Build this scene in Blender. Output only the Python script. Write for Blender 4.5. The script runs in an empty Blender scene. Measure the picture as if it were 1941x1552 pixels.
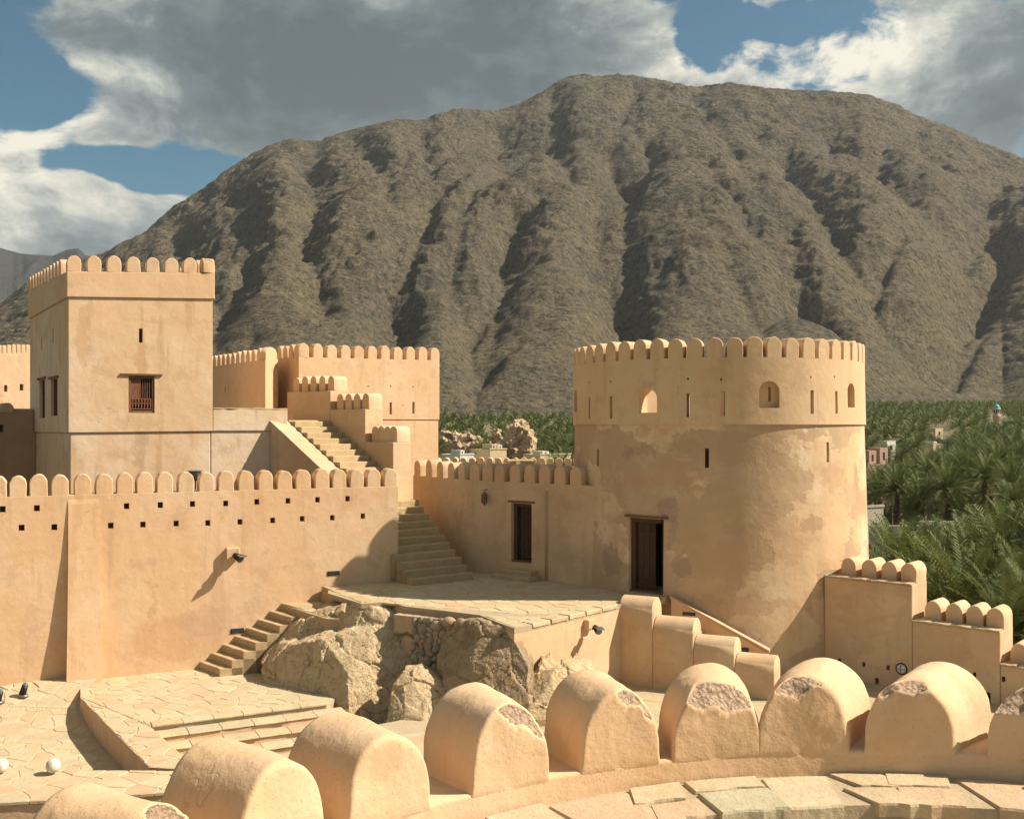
import bpy, bmesh, math, random
import numpy as np
from mathutils import Vector, Matrix, noise
random.seed(7); np.random.seed(7)
R = math.radians
S = bpy.context.scene
COL = S.collection

# ------------------------------------------------------------------ camera, sky, sun, exposure
F, CX, HY = 1900.0, 970.5, 806.0          # focal length in photo pixels, principal column, horizon row
cd = bpy.data.cameras.new('camera'); cam = bpy.data.objects.new('camera', cd); COL.objects.link(cam)
cam.location = (0, 0, 0); cam.rotation_euler = (R(90), 0, 0)
cd.sensor_width = 36; cd.lens = 36 * F / 1941; cd.shift_y = (HY - 776) / 1941
cd.clip_start = 0.1; cd.clip_end = 9000
S.camera = cam
SUN_EL, SUN_AZ = R(42), R(-1)              # azimuth measured from +X towards +Y
sdir = Vector((math.cos(SUN_EL)*math.cos(SUN_AZ), math.cos(SUN_EL)*math.sin(SUN_AZ), math.sin(SUN_EL)))
ld = bpy.data.lights.new('sun', 'SUN'); sun = bpy.data.objects.new('sun', ld); COL.objects.link(sun)
ld.energy = 5.0; ld.angle = R(0.53); ld.color = (1.0, 0.88, 0.735)
sun.rotation_euler = sdir.to_track_quat('Z', 'Y').to_euler(); sun.location = (60, 0, 60)
vs = S.view_settings
vs.view_transform = 'Standard'; vs.look = 'None'; vs.exposure = 0.87; vs.gamma = 1; vs.use_curve_mapping = False
S.cycles.max_bounces = 6; S.cycles.diffuse_bounces = 4; S.cycles.transparent_max_bounces = 8
S.cycles.use_denoising = True

class NT:
    """tiny helper to write node trees"""
    def __init__(s, tree): s.t = tree; s.n = tree.nodes; s.l = tree.links
    def new(s, typ, **kw):
        n = s.n.new(typ)
        for k, v in kw.items(): setattr(n, k, v)
        return n
    def put(s, sock, v):
        if v is None: return
        if isinstance(v, bpy.types.NodeSocket): s.l.new(v, sock)
        elif isinstance(v, (tuple, list)):
            if sock.type == 'RGBA' and len(v) == 3: v = (*v, 1)
            sock.default_value = v
        else:
            if sock.type == 'VECTOR': v = (v, v, v)
            sock.default_value = v
    def m(s, op, a, b=None, c=None, clamp=False):
        n = s.new('ShaderNodeMath', operation=op, use_clamp=clamp)
        s.put(n.inputs[0], a); s.put(n.inputs[1], b); s.put(n.inputs[2], c)
        return n.outputs[0]
    def v(s, op, a, b=None):
        n = s.new('ShaderNodeVectorMath', operation=op)
        s.put(n.inputs[0], a); s.put(n.inputs[1], b)
        return n.outputs[1] if op in ('LENGTH', 'DISTANCE', 'DOT_PRODUCT') else n.outputs[0]
    def noise(s, vec, scale, detail=4, rough=.55, dist=0, out=0):
        n = s.new('ShaderNodeTexNoise'); s.put(n.inputs['Vector'], vec)
        n.inputs['Scale'].default_value = scale; n.inputs['Detail'].default_value = detail
        n.inputs['Roughness'].default_value = rough; n.inputs['Distortion'].default_value = dist
        return n.outputs[out]
    def voro(s, vec, scale, feature='F1', out=0, rnd=1):
        n = s.new('ShaderNodeTexVoronoi', feature=feature); s.put(n.inputs['Vector'], vec)
        n.inputs['Scale'].default_value = scale; n.inputs['Randomness'].default_value = rnd
        return n.outputs[out]
    def rng(s, x, a, b, c=0., d=1., smooth=False):
        n = s.new('ShaderNodeMapRange'); n.clamp = True
        if smooth: n.interpolation_type = 'SMOOTHSTEP'
        s.put(n.inputs[0], x)
        for i, q in enumerate((a, b, c, d)): n.inputs[i+1].default_value = q
        return n.outputs[0]
    def mix(s, f, a, b, blend='MIX'):
        n = s.new('ShaderNodeMix', data_type='RGBA', blend_type=blend)
        s.put(n.inputs[0], f); s.put(n.inputs[6], a); s.put(n.inputs[7], b)
        return n.outputs[2]
    def bump(s, h, strength, dist, nrm=None):
        n = s.new('ShaderNodeBump'); s.put(n.inputs['Height'], h)
        n.inputs['Strength'].default_value = strength; n.inputs['Distance'].default_value = dist
        if nrm is not None: s.put(n.inputs['Normal'], nrm)
        return n.outputs[0]

# ---- sky with broken cloud
W = bpy.data.worlds.new('World'); S.world = W; W.use_nodes = True
T = NT(W.node_tree); T.n.clear()
sky = T.new('ShaderNodeTexSky', sky_type='NISHITA'); sky.sun_disc = False
sky.sun_elevation = SUN_EL; sky.sun_rotation = R(90) - SUN_AZ; sky.altitude = 300; sky.dust_density = 1.5
tc = T.new('ShaderNodeTexCoord').outputs['Generated']
sp = T.new('ShaderNodeSeparateXYZ'); T.put(sp.inputs[0], tc)
az = T.m('ARCTAN2', sp.outputs[0], sp.outputs[1]); el = T.m('ARCSINE', sp.outputs[2])
cv = T.new('ShaderNodeCombineXYZ'); T.put(cv.inputs[0], az); T.put(cv.inputs[1], T.m('MULTIPLY', el, 1.5)); vec = cv.outputs[0]
wob = T.noise(vec, 5, 3, .5, 0, 1)
vec2 = T.v('ADD', vec, T.v('MULTIPLY', T.v('SUBTRACT', wob, (.5, .5, .5)), (.10, .10, 0)))
n1 = T.noise(vec2, 7.5, 9, .60); n2 = T.noise(vec2, 3.0, 4, .55)
def gauss(px, py, sx, sy):
    a0 = math.atan((px-CX)/F); e0 = math.atan((HY-py)/F*math.cos(a0))
    w = T.new('ShaderNodeSeparateXYZ'); T.put(w.inputs[0], vec2)
    dx = T.m('DIVIDE', T.m('SUBTRACT', w.outputs[0], a0), sx/F)
    dy = T.m('DIVIDE', T.m('SUBTRACT', w.outputs[1], e0*1.5), 1.5*sy/F)
    q = T.m('ADD', T.m('MULTIPLY', dx, dx), T.m('MULTIPLY', dy, dy))
    return T.m('EXPONENT', T.m('MULTIPLY', q, -1))
def blobs(base, lst):
    s_ = base
    for px, py, sx, sy, w in lst: s_ = T.m('MULTIPLY_ADD', gauss(px, py, sx, sy), w, s_)
    return s_
dens = T.m('ADD', T.m('MULTIPLY', n1, 1.35), T.m('MULTIPLY_ADD', n2, .35, -.20))
dens = blobs(dens, [(30, 150, 85, 68, -.75), (310, 328, 135, 36, -.62), (1330, 60, 90, 70, -.50), (1520, 10, 130, 28, -.36), (1480, 110, 55, 30, -.2), (1890, 0, 60, 18, -.3),
                    (650, 120, 420, 130, .6), (80, 420, 180, 60, .42), (200, 130, 100, 50, .15), (1750, 160, 230, 120, .35), (1200, 80, 90, 60, .2), (60, 260, 90, 50, .25), (980, 170, 300, 90, .3)])
cover = T.rng(dens, .55, .68, smooth=True)
# how sunlit the cloud is: thin edges bright, thick bodies grey
lit = T.m('ADD', T.m('MULTIPLY', T.noise(vec2, 9, 10, .66), 1.6), -.29)
lit = blobs(lit, [(620, 130, 330, 150, -.36), (1000, 60, 230, 110, -.22), (1230, 90, 190, 90, .16), (90, 385, 230, 55, .42), (225, 138, 130, 30, .50), (90, 215, 90, 34, .40), (20, 250, 80, 30, .3), (170, 290, 120, 30, .15), (1240, 110, 120, 60, .15),
                  (1600, 70, 160, 60, .30), (1880, 230, 150, 120, -.18), (60, 20, 150, 30, -.1), (1560, 150, 70, 25, .2), (560, 10, 60, 18, .2), (250, 290, 90, 30, -.05)])
lit = T.m('ADD', lit, T.rng(dens, .6, .95, .14, -.06))
litc = T.rng(lit, .15, .95, smooth=False)
cr = T.new('ShaderNodeValToRGB'); T.put(cr.inputs[0], litc)
e = cr.color_ramp.elements
e[0].position = 0; e[0].color = (.070, .090, .098, 1)
e[1].position = 1; e[1].color = (.58, .55, .46, 1)
q = e.new(.35); q.color = (.115, .142, .148, 1)
q = e.new(.62); q.color = (.24, .262, .25, 1)
b1 = T.new('ShaderNodeBackground'); T.put(b1.inputs[0], T.mix(.8, sky.outputs[0], T.mix(1, sky.outputs[0], (.22, .62, .62), 'MULTIPLY'))); b1.inputs[1].default_value = .06
b2 = T.new('ShaderNodeBackground'); T.put(b2.inputs[0], cr.outputs[0]); b2.inputs[1].default_value = .90
ms = T.new('ShaderNodeMixShader'); T.put(ms.inputs[0], cover); T.l.new(b1.outputs[0], ms.inputs[1]); T.l.new(b2.outputs[0], ms.inputs[2])
wo = T.new('ShaderNodeOutputWorld'); T.l.new(ms.outputs[0], wo.inputs[0])

# ------------------------------------------------------------------ geometry helpers
def X_(px, Y): return (px - CX) / F * Y
def Z_(py, Y): return (HY - py) / F * Y
def P_(px, py, Y): return Vector((X_(px, Y), Y, Z_(py, Y)))
def on(px, A, B):
    """plan point of line AB seen in photo column px"""
    k = (px - CX) / F; dx, dy = B[0]-A[0], B[1]-A[1]
    t = (k*A[1] - A[0]) / (dx - k*dy)
    return (A[0]+t*dx, A[1]+t*dy)
def mesh(name, verts, faces, mat, parent=None, smooth=False, link=True):
    me = bpy.data.meshes.new(name); me.from_pydata([tuple(v) for v in verts], [], faces); me.update()
    if mat: me.materials.append(mat)
    if smooth: me.polygons.foreach_set('use_smooth', [True]*len(me.polygons))
    return inst(name, me, parent) if link else me
def inst(name, me, parent=None, loc=None, rotz=0, scale=None, label=None):
    o = bpy.data.objects.new(name, me); COL.objects.link(o)
    if parent is not None:
        o.parent = parent; o.matrix_parent_inverse = Matrix.Translation(-Vector(parent_loc(parent)))
    if loc is not None: o.location = loc
    if rotz: o.rotation_euler.z = rotz
    if scale is not None: o.scale = scale
    if label: o['label'] = label
    return o
def parent_loc(p):
    l = Vector(p.location)
    return l
def thing(name, label, cat, loc, group=None):
    o = bpy.data.objects.new(name, None); COL.objects.link(o); o.location = loc; o.empty_display_size = .3
    return tag(o, label, cat, group)
def tag(o, label, cat, group=None):
    o['label'] = label; o['category'] = cat
    if group: o['group'] = group
    return o
def bm_obj(name, bm, mat, parent=None, smooth=False):
    me = bpy.data.meshes.new(name); bm.to_mesh(me); bm.free()
    if mat: me.materials.append(mat)
    if smooth: me.polygons.foreach_set('use_smooth', [True]*len(me.polygons))
    return inst(name, me, parent)
def prism_data(poly, z0, z1):
    n = len(poly)
    z0 = z0 if hasattr(z0, '__len__') else [z0]*n; z1 = z1 if hasattr(z1, '__len__') else [z1]*n
    v = [(p[0], p[1], z0[i]) for i, p in enumerate(poly)] + [(p[0], p[1], z1[i]) for i, p in enumerate(poly)]
    f = [tuple(range(n-1, -1, -1)), tuple(range(n, 2*n))] + [(i, (i+1) % n, n+(i+1) % n, n+i) for i in range(n)]
    return v, f
def area2(poly):
    return sum(poly[i][0]*poly[(i+1) % len(poly)][1]-poly[(i+1) % len(poly)][0]*poly[i][1] for i in range(len(poly)))
def bevel_me(me, w, seg=2, ang=35):
    bm = bmesh.new(); bm.from_mesh(me)
    bmesh.ops.remove_doubles(bm, verts=bm.verts, dist=1e-5)
    bmesh.ops.dissolve_limit(bm, angle_limit=R(1), verts=bm.verts, edges=bm.edges)
    es = [e for e in bm.edges if e.is_manifold and e.calc_face_angle(0) > R(ang)]
    bmesh.ops.bevel(bm, geom=es, offset=w, segments=seg, affect='EDGES', profile=.5, clamp_overlap=True)
    bm.to_mesh(me); bm.free(); me.update()
def prism(name, poly, z0, z1, mat, parent=None, bev=.03, cuts=None, label=None):
    if area2(poly) < 0:
        poly = poly[::-1]
        z0 = z0[::-1] if hasattr(z0, '__len__') else z0; z1 = z1[::-1] if hasattr(z1, '__len__') else z1
    v, f = prism_data(poly, z0, z1)
    o = mesh(name, v, f, mat, parent)
    if bev: bevel_me(o.data, bev)
    if cuts: cut(o, cuts)
    if label: o['label'] = label
    return o
def cut(o, cutters):
    vs_, fs_ = [], []
    for cv_, cf_ in cutters:
        b = len(vs_); vs_ += cv_; fs_ += [tuple(i+b for i in f) for f in cf_]
    me = bpy.data.meshes.new('cutter'); me.from_pydata(vs_, [], fs_); me.update()
    c = bpy.data.objects.new('cutter', me); COL.objects.link(c)
    md = o.modifiers.new('b', 'BOOLEAN'); md.object = c; md.operation = 'DIFFERENCE'; md.solver = 'EXACT'
    bpy.context.view_layer.update()
    dg = bpy.context.evaluated_depsgraph_get()
    new = bpy.data.meshes.new_from_object(o.evaluated_get(dg)); old = o.data
    o.modifiers.clear(); o.data = new; new.name = old.name
    bpy.data.objects.remove(c); bpy.data.meshes.remove(me)
def obox(c, u, w, d, h, d0=None):
    """box data: centre of front face at c (x,y,z), u = unit plan direction along the face, w wide, h tall, from d0 in front to d behind (behind = u turned left)"""
    d0 = .2 if d0 is None else d0
    nx, ny = -u[1], u[0]
    v = []
    for z in (c[2]-h/2, c[2]+h/2):
        for a, b in ((-w/2, -d0), (w/2, -d0), (w/2, d), (-w/2, d)):
            v.append((c[0]+u[0]*a+nx*b, c[1]+u[1]*a+ny*b, z))
    return v, [(3, 2, 1, 0), (4, 5, 6, 7), (0, 1, 5, 4), (1, 2, 6, 5), (2, 3, 7, 6), (3, 0, 4, 7)]
def arch_cut(c, u, w, h, d, d0=.2, n=10):
    """arched opening cutter; c = bottom centre"""
    nx, ny = -u[1], u[0]; r = w/2
    prof = [(-r, 0), (r, 0)] + [(r*math.cos(a), h-r+r*math.sin(a)) for a in [math.pi*i/n for i in range(n+1)]]
    v = [(c[0]+u[0]*x+nx*b, c[1]+u[1]*x+ny*b, c[2]+z) for b in (-d0, d) for x, z in prof]; k = len(prof)
    f = [tuple(range(k)), tuple(range(2*k-1, k-1, -1))] + [(i, k+i, k+(i+1) % k, (i+1) % k) for i in range(k)]
    return v, f
def box(name, c, u, w, d, h, mat, parent=None, bev=.006, label=None, d0=0):
    """box with centre of front face at c; extends d behind"""
    v, f = obox(c, u, w, d, h, d0)
    o = mesh(name, v, f, mat, parent)
    if bev: bevel_me(o.data, min(bev, .45*min(w, d+d0, h)), 1)
    if label: o['label'] = label
    return o
def unit(A, B):
    dx, dy = B[0]-A[0], B[1]-A[1]; L = math.hypot(dx, dy); return (dx/L, dy/L), L
def off(p, u, a=0, b=0):
    return (p[0]+u[0]*a-u[1]*b, p[1]+u[1]*a+u[0]*b)

# ------------------------------------------------------------------ materials
def material(name):
    m = bpy.data.materials.new(name); m.use_nodes = True; t = NT(m.node_tree)
    b = t.n['Principled BSDF']; b.inputs['Roughness'].default_value = .9; b.inputs['Specular IOR Level'].default_value = .15
    return m, t, b
def pos(t): return t.new('ShaderNodeNewGeometry').outputs['Position']
def scaled(t, v, s): return t.v('MULTIPLY', v, s)
BASE = (.615, .415, .250)
def plaster(name, a=BASE, pale=(.655, .51, .345), orange=(.585, .355, .175), patch=0., patchcol=(.33, .22, .14), pale_amt=.5, stain=.3, blobs_=(), peel=False, pscale=.55, grit=1.):
    m, t, b = material(name); p = pos(t)
    n_big = t.noise(p, .45, 5, .6); n_mid = t.noise(p, 2.2, 6, .62); n_fin = t.noise(p, 26, 5, .6)
    c = t.mix(t.rng(n_big, .42, .62, 0, pale_amt, True), a, pale)
    c = t.mix(t.m('MULTIPLY', t.rng(n_mid, .5, .72, 0, .55, True), 1), c, orange)
    st = t.noise(scaled(t, p, (3.2, 3.2, .35)), 1, 4, .6)       # vertical run marks
    c = t.mix(t.rng(st, .53, .70, 0, stain, True), c, (a[0]*.72, a[1]*.66, a[2]*.58))
    grime = t.noise(t.v('ADD', p, (31, 7, 3)), 1.1, 7, .68)
    c = t.mix(t.rng(grime, .54, .64, 0, .34, True), c, (.42, .285, .175))
    h = t.m('MULTIPLY', t.noise(p, 1.3, 3, .5), .55)
    if patch:
        wp = t.v('ADD', p, t.v('MULTIPLY', t.v('SUBTRACT', t.noise(p, 3.2, 4, .6, 0, 1), (.5, .5, .5)), (.5, .5, .3)))
        pn = t.noise(scaled(t, wp, (1, 1, 1.5)), pscale, 4, .55)
        k = t.m('MULTIPLY', t.rng(pn, .478, .505, 0, patch, True), t.rng(t.noise(p, 1.9, 5, .65), .34, .56, .6, 1.))
        k2 = t.rng(t.noise(scaled(t, wp, (1, 1, 1.35)), pscale*2.1, 3, .5), .55, .575, 0, patch*.55, True)
        c = t.mix(k, c, patchcol); c = t.mix(k2, c, (patchcol[0]*1.15, patchcol[1]*1.02, patchcol[2]*1.02))
        h = t.m('SUBTRACT', h, t.m('MULTIPLY', k, .12))
    for (q, rx, rz, s_, col) in blobs_:
        wv = t.v('ADD', p, t.v('MULTIPLY', t.v('SUBTRACT', t.noise(p, 4.5, 5, .6, 0, 1), (.5, .5, .5)), (.62, .62, .62)))
        d = t.v('MULTIPLY', t.v('SUBTRACT', wv, tuple(q)), (1/rx, 1/rx, 1/rz))
        k = t.rng(t.v('LENGTH', d), .80, 1.08, s_, 0, True)
        c = t.mix(k, c, col)
        if peel: h = t.m('SUBTRACT', h, t.m('MULTIPLY', k, .10))
    # hairline cracks
    vv = t.v('ADD', p, t.v('MULTIPLY', t.v('SUBTRACT', t.noise(p, 1.6, 4, .6, 0, 1), (.5, .5, .5)), (1.6, 1.6, 1.6)))
    ck = t.voro(scaled(t, vv, (1, 1, .6)), .42, 'DISTANCE_TO_EDGE')
    ckm = t.m('MULTIPLY', t.rng(ck, 0, .006, 1, 0), t.rng(t.noise(p, .9, 2), .5, .6))
    c = t.mix(t.m('MULTIPLY', ckm, .35), c, (.25, .16, .09))
    c = t.mix(t.rng(n_fin, .3, .75, .18, -.0), c, (a[0]*.7, a[1]*.66, a[2]*.6))
    pit = t.noise(t.v('ADD', p, (5, 5, 5)), 75, 2, .5)
    c = t.mix(t.rng(pit, .66, .72, 0, .3), c, (.3, .19, .11))
    t.put(b.inputs['Base Color'], c)
    h = t.m('ADD', h, t.m('MULTIPLY', n_fin, .045)); h = t.m('SUBTRACT', h, t.m('MULTIPLY', ckm, .05))
    h = t.m('SUBTRACT', h, t.m('MULTIPLY', t.rng(pit, .66, .72), .03)); h = t.m('ADD', h, t.m('MULTIPLY', t.noise(p, 7, 5, .65), .16*grit))
    t.put(b.inputs['Normal'], t.bump(h, .8, .06))
    return m
M = {}
M['plaster'] = plaster('lime_plaster')
stn = (.50, .315, .17)
def blp(px, py, rx, rz, s_=.5, col=stn, Y=28.4): return (P_(px, py, Y), rx/F*Y*1.6, rz/F*Y, s_, col)
M['plaster_tower'] = plaster('pale_weathered_plaster', a=(.62, .435, .27), pale=(.67, .54, .395), pale_amt=1., stain=.6, blobs_=[blp(158, 640, 9, 70, .55, Y=27.6), blp(268, 680, 8, 36, .6), blp(325, 682, 12, 12, .4), blp(200, 668, 10, 30, .4), blp(236, 735, 10, 24, .4, (.44, .31, .2)), blp(260, 800, 30, 12, .4), blp(265, 855, 8, 50, .5, (.45, .31, .2)), blp(235, 860, 30, 8, .35), blp(152, 800, 9, 12, .5), blp(385, 760, 12, 16, .45), blp(340, 610, 70, 5, .3, Y=29)])
M['plaster_near'] = plaster('smooth_near_plaster', a=(.61, .42, .255), pale_amt=.35, stain=.15)
def bl(px, py, Y, rx, rz, s_=.8, col=(.32, .22, .165)): return (P_(px, py, Y), rx/F*Y, rz/F*Y, s_, col)
mauve = (.31, .215, .165)
M['plaster_round'] = plaster('patched_drum_plaster', a=(.60, .425, .255), pale=(.67, .53, .36), pale_amt=.9, patch=.85, patchcol=(.42, .295, .185), stain=.2, peel=True, pscale=.42, blobs_=[
    bl(1268, 965, 25.0, 22, 26, .75), bl(1276, 1010, 24.9, 13, 42, .5), bl(1292, 1075, 24.8, 20, 26, .6), bl(1160, 1062, 26.0, 26, 34, .7), bl(1098, 1020, 27.2, 7, 50, .7),
    bl(1345, 1155, 24.5, 48, 26, .55, (.34, .24, .15)), bl(1470, 855, 24.5, 28, 40, .6, (.40, .27, .165)), bl(1300, 848, 24.7, 46, 18, .4, (.40, .27, .165)), bl(1400, 850, 24.4, 45, 36, .55, (.40, .275, .16)),
    bl(1610, 905, 26.0, 20, 34, .75, (.42, .25, .15)), bl(1531, 996, 24.8, 28, 17, .75, (.42, .26, .16)), bl(1390, 1000, 24.4, 24, 16, .4, (.36, .26, .17)), bl(1580, 942, 25.3, 7, 11, .7, (.4, .25, .15)),
    bl(1210, 852, 25.2, 40, 13, .5, (.36, .25, .15)), bl(1190, 858, 25.6, 16, 14, .5, mauve)])
M['plaster_drum'] = plaster('upper_drum_plaster', a=(.595, .42, .25), pale_amt=.4, stain=.35)
M['plaster_wall2'] = plaster('grimy_shaded_plaster', a=(.575, .40, .24), patch=.3, patchcol=(.40, .28, .18), pscale=.7)
M['plaster_pink'] = plaster('pink_worn_plaster', a=(.61, .415, .25), pale=(.64, .49, .36), patch=.3, patchcol=(.45, .29, .19), pscale=.9)
M['plaster_long'] = plaster('warm_curtain_plaster', a=(.625, .415, .245), pale=(.66, .50, .335), pale_amt=.6, stain=.4, blobs_=[
    bl(335, 1210, 25.1, 95, 45, .45, (.50, .29, .165)), bl(400, 1180, 25.3, 60, 30, .4, (.46, .30, .22)), bl(292, 1150, 24.9, 6, 100, .35, (.42, .24, .12)), bl(55, 1200, 23.7, 20, 60, .3, (.46, .29, .18)), bl(110, 1170, 23.9, 12, 80, .3, (.42, .27, .18))])
def stone(name, cols, bumpd=.02, scale=1., var=.5, crack=0., joint=False):
    m, t, b = material(name); p = pos(t)
    oi = t.new('ShaderNodeObjectInfo').outputs['Random']; ri = t.new('ShaderNodeNewGeometry').outputs['Random Per Island']
    r = t.m('FRACT', t.m('ADD', oi, ri))
    cr = t.new('ShaderNodeValToRGB'); t.put(cr.inputs[0], r); cr.color_ramp.interpolation = 'CONSTANT'
    e = cr.color_ramp.elements; e[0].color = (*cols[0], 1); e[1].position = 1/len(cols); e[1].color = (*cols[1], 1)
    for i, c_ in enumerate(cols[2:]): q = e.new((i+2)/len(cols)); q.color = (*c_, 1)
    n = t.noise(p, 3.5*scale, 6, .62); n2 = t.noise(p, 22*scale, 6, .65)
    c = t.mix(t.rng(n, .35, .7, 0, var), cr.outputs[0], (cols[0][0]*.66, cols[0][1]*.62, cols[0][2]*.55))
    c = t.mix(t.rng(n2, .35, .75, .35, 0), c, (cols[0][0]*.5, cols[0][1]*.46, cols[0][2]*.4))
    t.put(b.inputs['Base Color'], c)
    h = t.m('ADD', t.m('MULTIPLY', n, .6), t.m('MULTIPLY', n2, .4))
    t.put(b.inputs['Normal'], t.bump(h, .8, bumpd))
    return m
M['flag'] = stone('pale_flagstone', [(.56, .45, .28), (.51, .44, .28), (.57, .42, .26), (.50, .44, .30), (.59, .49, .32), (.57, .39, .25), (.54, .46, .30)], .02, var=.45)
M['flag_near'] = stone('walkway_flagstone', [(.56, .45, .29), (.46, .44, .31), (.57, .40, .27), (.52, .45, .30), (.58, .48, .33)], .03, var=.55)
M['mortar'] = stone('sandy_mortar', [(.50, .41, .28), (.46, .37, .25)], .03)
M['step'] = stone('worn_step_stone', [(.50, .38, .22), (.46, .36, .21), (.52, .38, .23)], .03)
M['yard'] = stone('gritty_yard', [(.50, .41, .27), (.47, .39, .26)], .04, .7)
M['pebble'] = stone('rubble_pebble', [(.36, .31, .24), (.44, .36, .26), (.30, .27, .22), (.44, .30, .20), (.46, .40, .30)], .02)
def rock(name, a, b_, c_, sc=1., crack=1.):
    m, t, b = material(name); p = pos(t)
    wp = t.v('ADD', p, t.v('MULTIPLY', t.v('SUBTRACT', t.noise(p, 1.3*sc, 5, .6, 0, 1), (.5, .5, .5)), (1.4/sc,)*3))
    n = t.noise(wp, 1.1*sc, 8, .68); st = t.noise(scaled(t, wp, (1.5, 1.5, 5)), 1.0*sc, 6, .62)
    fn = t.noise(p, 14*sc, 7, .7)
    c = t.mix(t.rng(n, .38, .62), a, b_); c = t.mix(t.rng(st, .5, .66, 0, .75, True), c, c_)
    ck = t.voro(scaled(t, wp, (1, 1, .7)), .9*sc, 'DISTANCE_TO_EDGE'); ckm = t.rng(ck, 0, .012, 1, 0)
    ck2 = t.voro(scaled(t, t.v('ADD', wp, (3, 1, 2)), (1.2, 1.2, .5)), 2.4*sc, 'DISTANCE_TO_EDGE'); ckm2 = t.rng(ck2, 0, .02, .6, 0)
    cc = t.m('MULTIPLY', t.m('MAXIMUM', ckm, ckm2), t.rng(fn, .4, .6))
    c = t.mix(t.m('MULTIPLY', cc, .45*crack), c, (a[0]*.35, a[1]*.32, a[2]*.28))
    c = t.mix(t.rng(fn, .35, .65, .4, 0), c, (a[0]*.55, a[1]*.5, a[2]*.45))
    t.put(b.inputs['Base Color'], c)
    h = t.m('ADD', t.m('ADD', t.m('MULTIPLY', n, .6), t.m('MULTIPLY', st, .5)), t.m('MULTIPLY', fn, .22)); h = t.m('SUBTRACT', h, t.m('MULTIPLY', cc, .3*crack))
    t.put(b.inputs['Normal'], t.bump(h, 1, .10/sc))
    return m
M['rock'] = rock('buff_limestone', (.57, .45, .28), (.49, .36, .21), (.55, .385, .21))
M['rock_brown'] = rock('brown_banded_rock', (.34, .26, .165), (.40, .29, .17), (.36, .23, .11))
M['outcrop'] = rock('outcrop_rock', (.58, .44, .29), (.50, .36, .23), (.60, .45, .29), .12)
def rubble_mat():
    m, t, b = material('broken_plaster_core'); p = pos(t)
    v = t.voro(p, 30, 'F1'); n = t.noise(p, 28, 6, .7)
    c = t.mix(t.rng(v, .1, .6), (.50, .31, .20), (.34, .20, .13)); c = t.mix(t.rng(n, .4, .6, 0, .7), c, (.56, .40, .27))
    t.put(b.inputs['Base Color'], c)
    t.put(b.inputs['Normal'], t.bump(t.m('ADD', t.m('MULTIPLY', v, -.7), n), 1, .05)); return m
M['rubble'] = rubble_mat()
def near_mat():
    # plaster that gives way to its broken core where the mesh attribute 'broken' says the rim has fallen off
    m = plaster('near_merlon_plaster', a=(.61, .415, .245), pale=(.64, .47, .31), pale_amt=.6, stain=.2, grit=1.3)
    t = NT(m.node_tree); b = t.n['Principled BSDF']; p = pos(t)
    at = t.new('ShaderNodeAttribute', attribute_name='broken').outputs['Fac']
    k = t.rng(t.m('ADD', at, t.m('MULTIPLY', t.m('SUBTRACT', t.noise(p, 24, 4), .5), .5)), .42, .5)
    old = b.inputs['Base Color'].links[0].from_socket
    v = t.voro(p, 34, 'F1'); n = t.noise(p, 45, 6, .7)
    c = t.mix(t.rng(v, .15, .6), (.59, .42, .29), (.42, .27, .18)); c = t.mix(t.rng(n, .38, .56, 0, .95), c, (.61, .45, .31))
    t.put(b.inputs['Base Color'], t.mix(k, old, c))
    oldn = b.inputs['Normal'].links[0].from_socket
    bn = t.bump(t.m('MULTIPLY', t.m('ADD', t.m('MULTIPLY', v, -.8), n), k), 1, .045, oldn)
    t.put(b.inputs['Normal'], bn); return m
M['near'] = near_mat()
def flat(name, col, rough=.7, metal=0, grain=None, spec=.3):
    m, t, b = material(name); p = pos(t)
    n = t.noise(scaled(t, p, grain or (1, 1, 1)), 9, 5, .6)
    t.put(b.inputs['Base Color'], t.mix(t.rng(n, .3, .7), tuple(x*.6 for x in col), tuple(min(1, x*1.25) for x in col)))
    b.inputs['Roughness'].default_value = rough; b.inputs['Metallic'].default_value = metal; b.inputs['Specular IOR Level'].default_value = spec
    if grain: t.put(b.inputs['Normal'], t.bump(n, .5, .01))
    return m
M['wood'] = flat('aged_door_wood', (.085, .045, .025), .65, grain=(9, 9, .8))
M['wood_red'] = flat('reddish_window_wood', (.20, .085, .045), .65, grain=(9, 9, .8))
M['wood_grey'] = flat('weathered_lintel_wood', (.17, .095, .05), .8, grain=(1, 1, 9))
M['black'] = flat('black_painted_metal', (.018, .018, .02), .45, .2)
M['steel'] = flat('grey_metal', (.25, .25, .25), .4, .7)
M['plate'] = flat('dark_slate_plate', (.035, .045, .055), .35)
M['white'] = flat('chalk_white_paint', (.60, .55, .46), .8)
M['glass'] = flat('frosted_lamp_glass', (.60, .58, .52), .25, spec=.6)
M['lens'] = flat('lamp_lens', (.10, .13, .15), .08, spec=.8)
M['amber'] = flat('amber_lantern_glass', (.22, .13, .08), .3)
M['mosque'] = flat('mosque_render', (.55, .42, .25), .85)
M['dome'] = flat('turquoise_dome', (.10, .42, .35), .5)
M['cream'] = flat('cream_render', (.60, .47, .28), .9)
M['whitewash'] = flat('whitewashed_render', (.68, .66, .58), .9)
M['clay'] = flat('terracotta_render', (.42, .28, .195), .9)
M['block'] = flat('grey_blockwork', (.36, .33, .26), .95)
M['dark'] = flat('unlit_interior_paint', (.02, .018, .015), .9)  # near-black colour put in for the unlit rooms behind doors and windows
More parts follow.
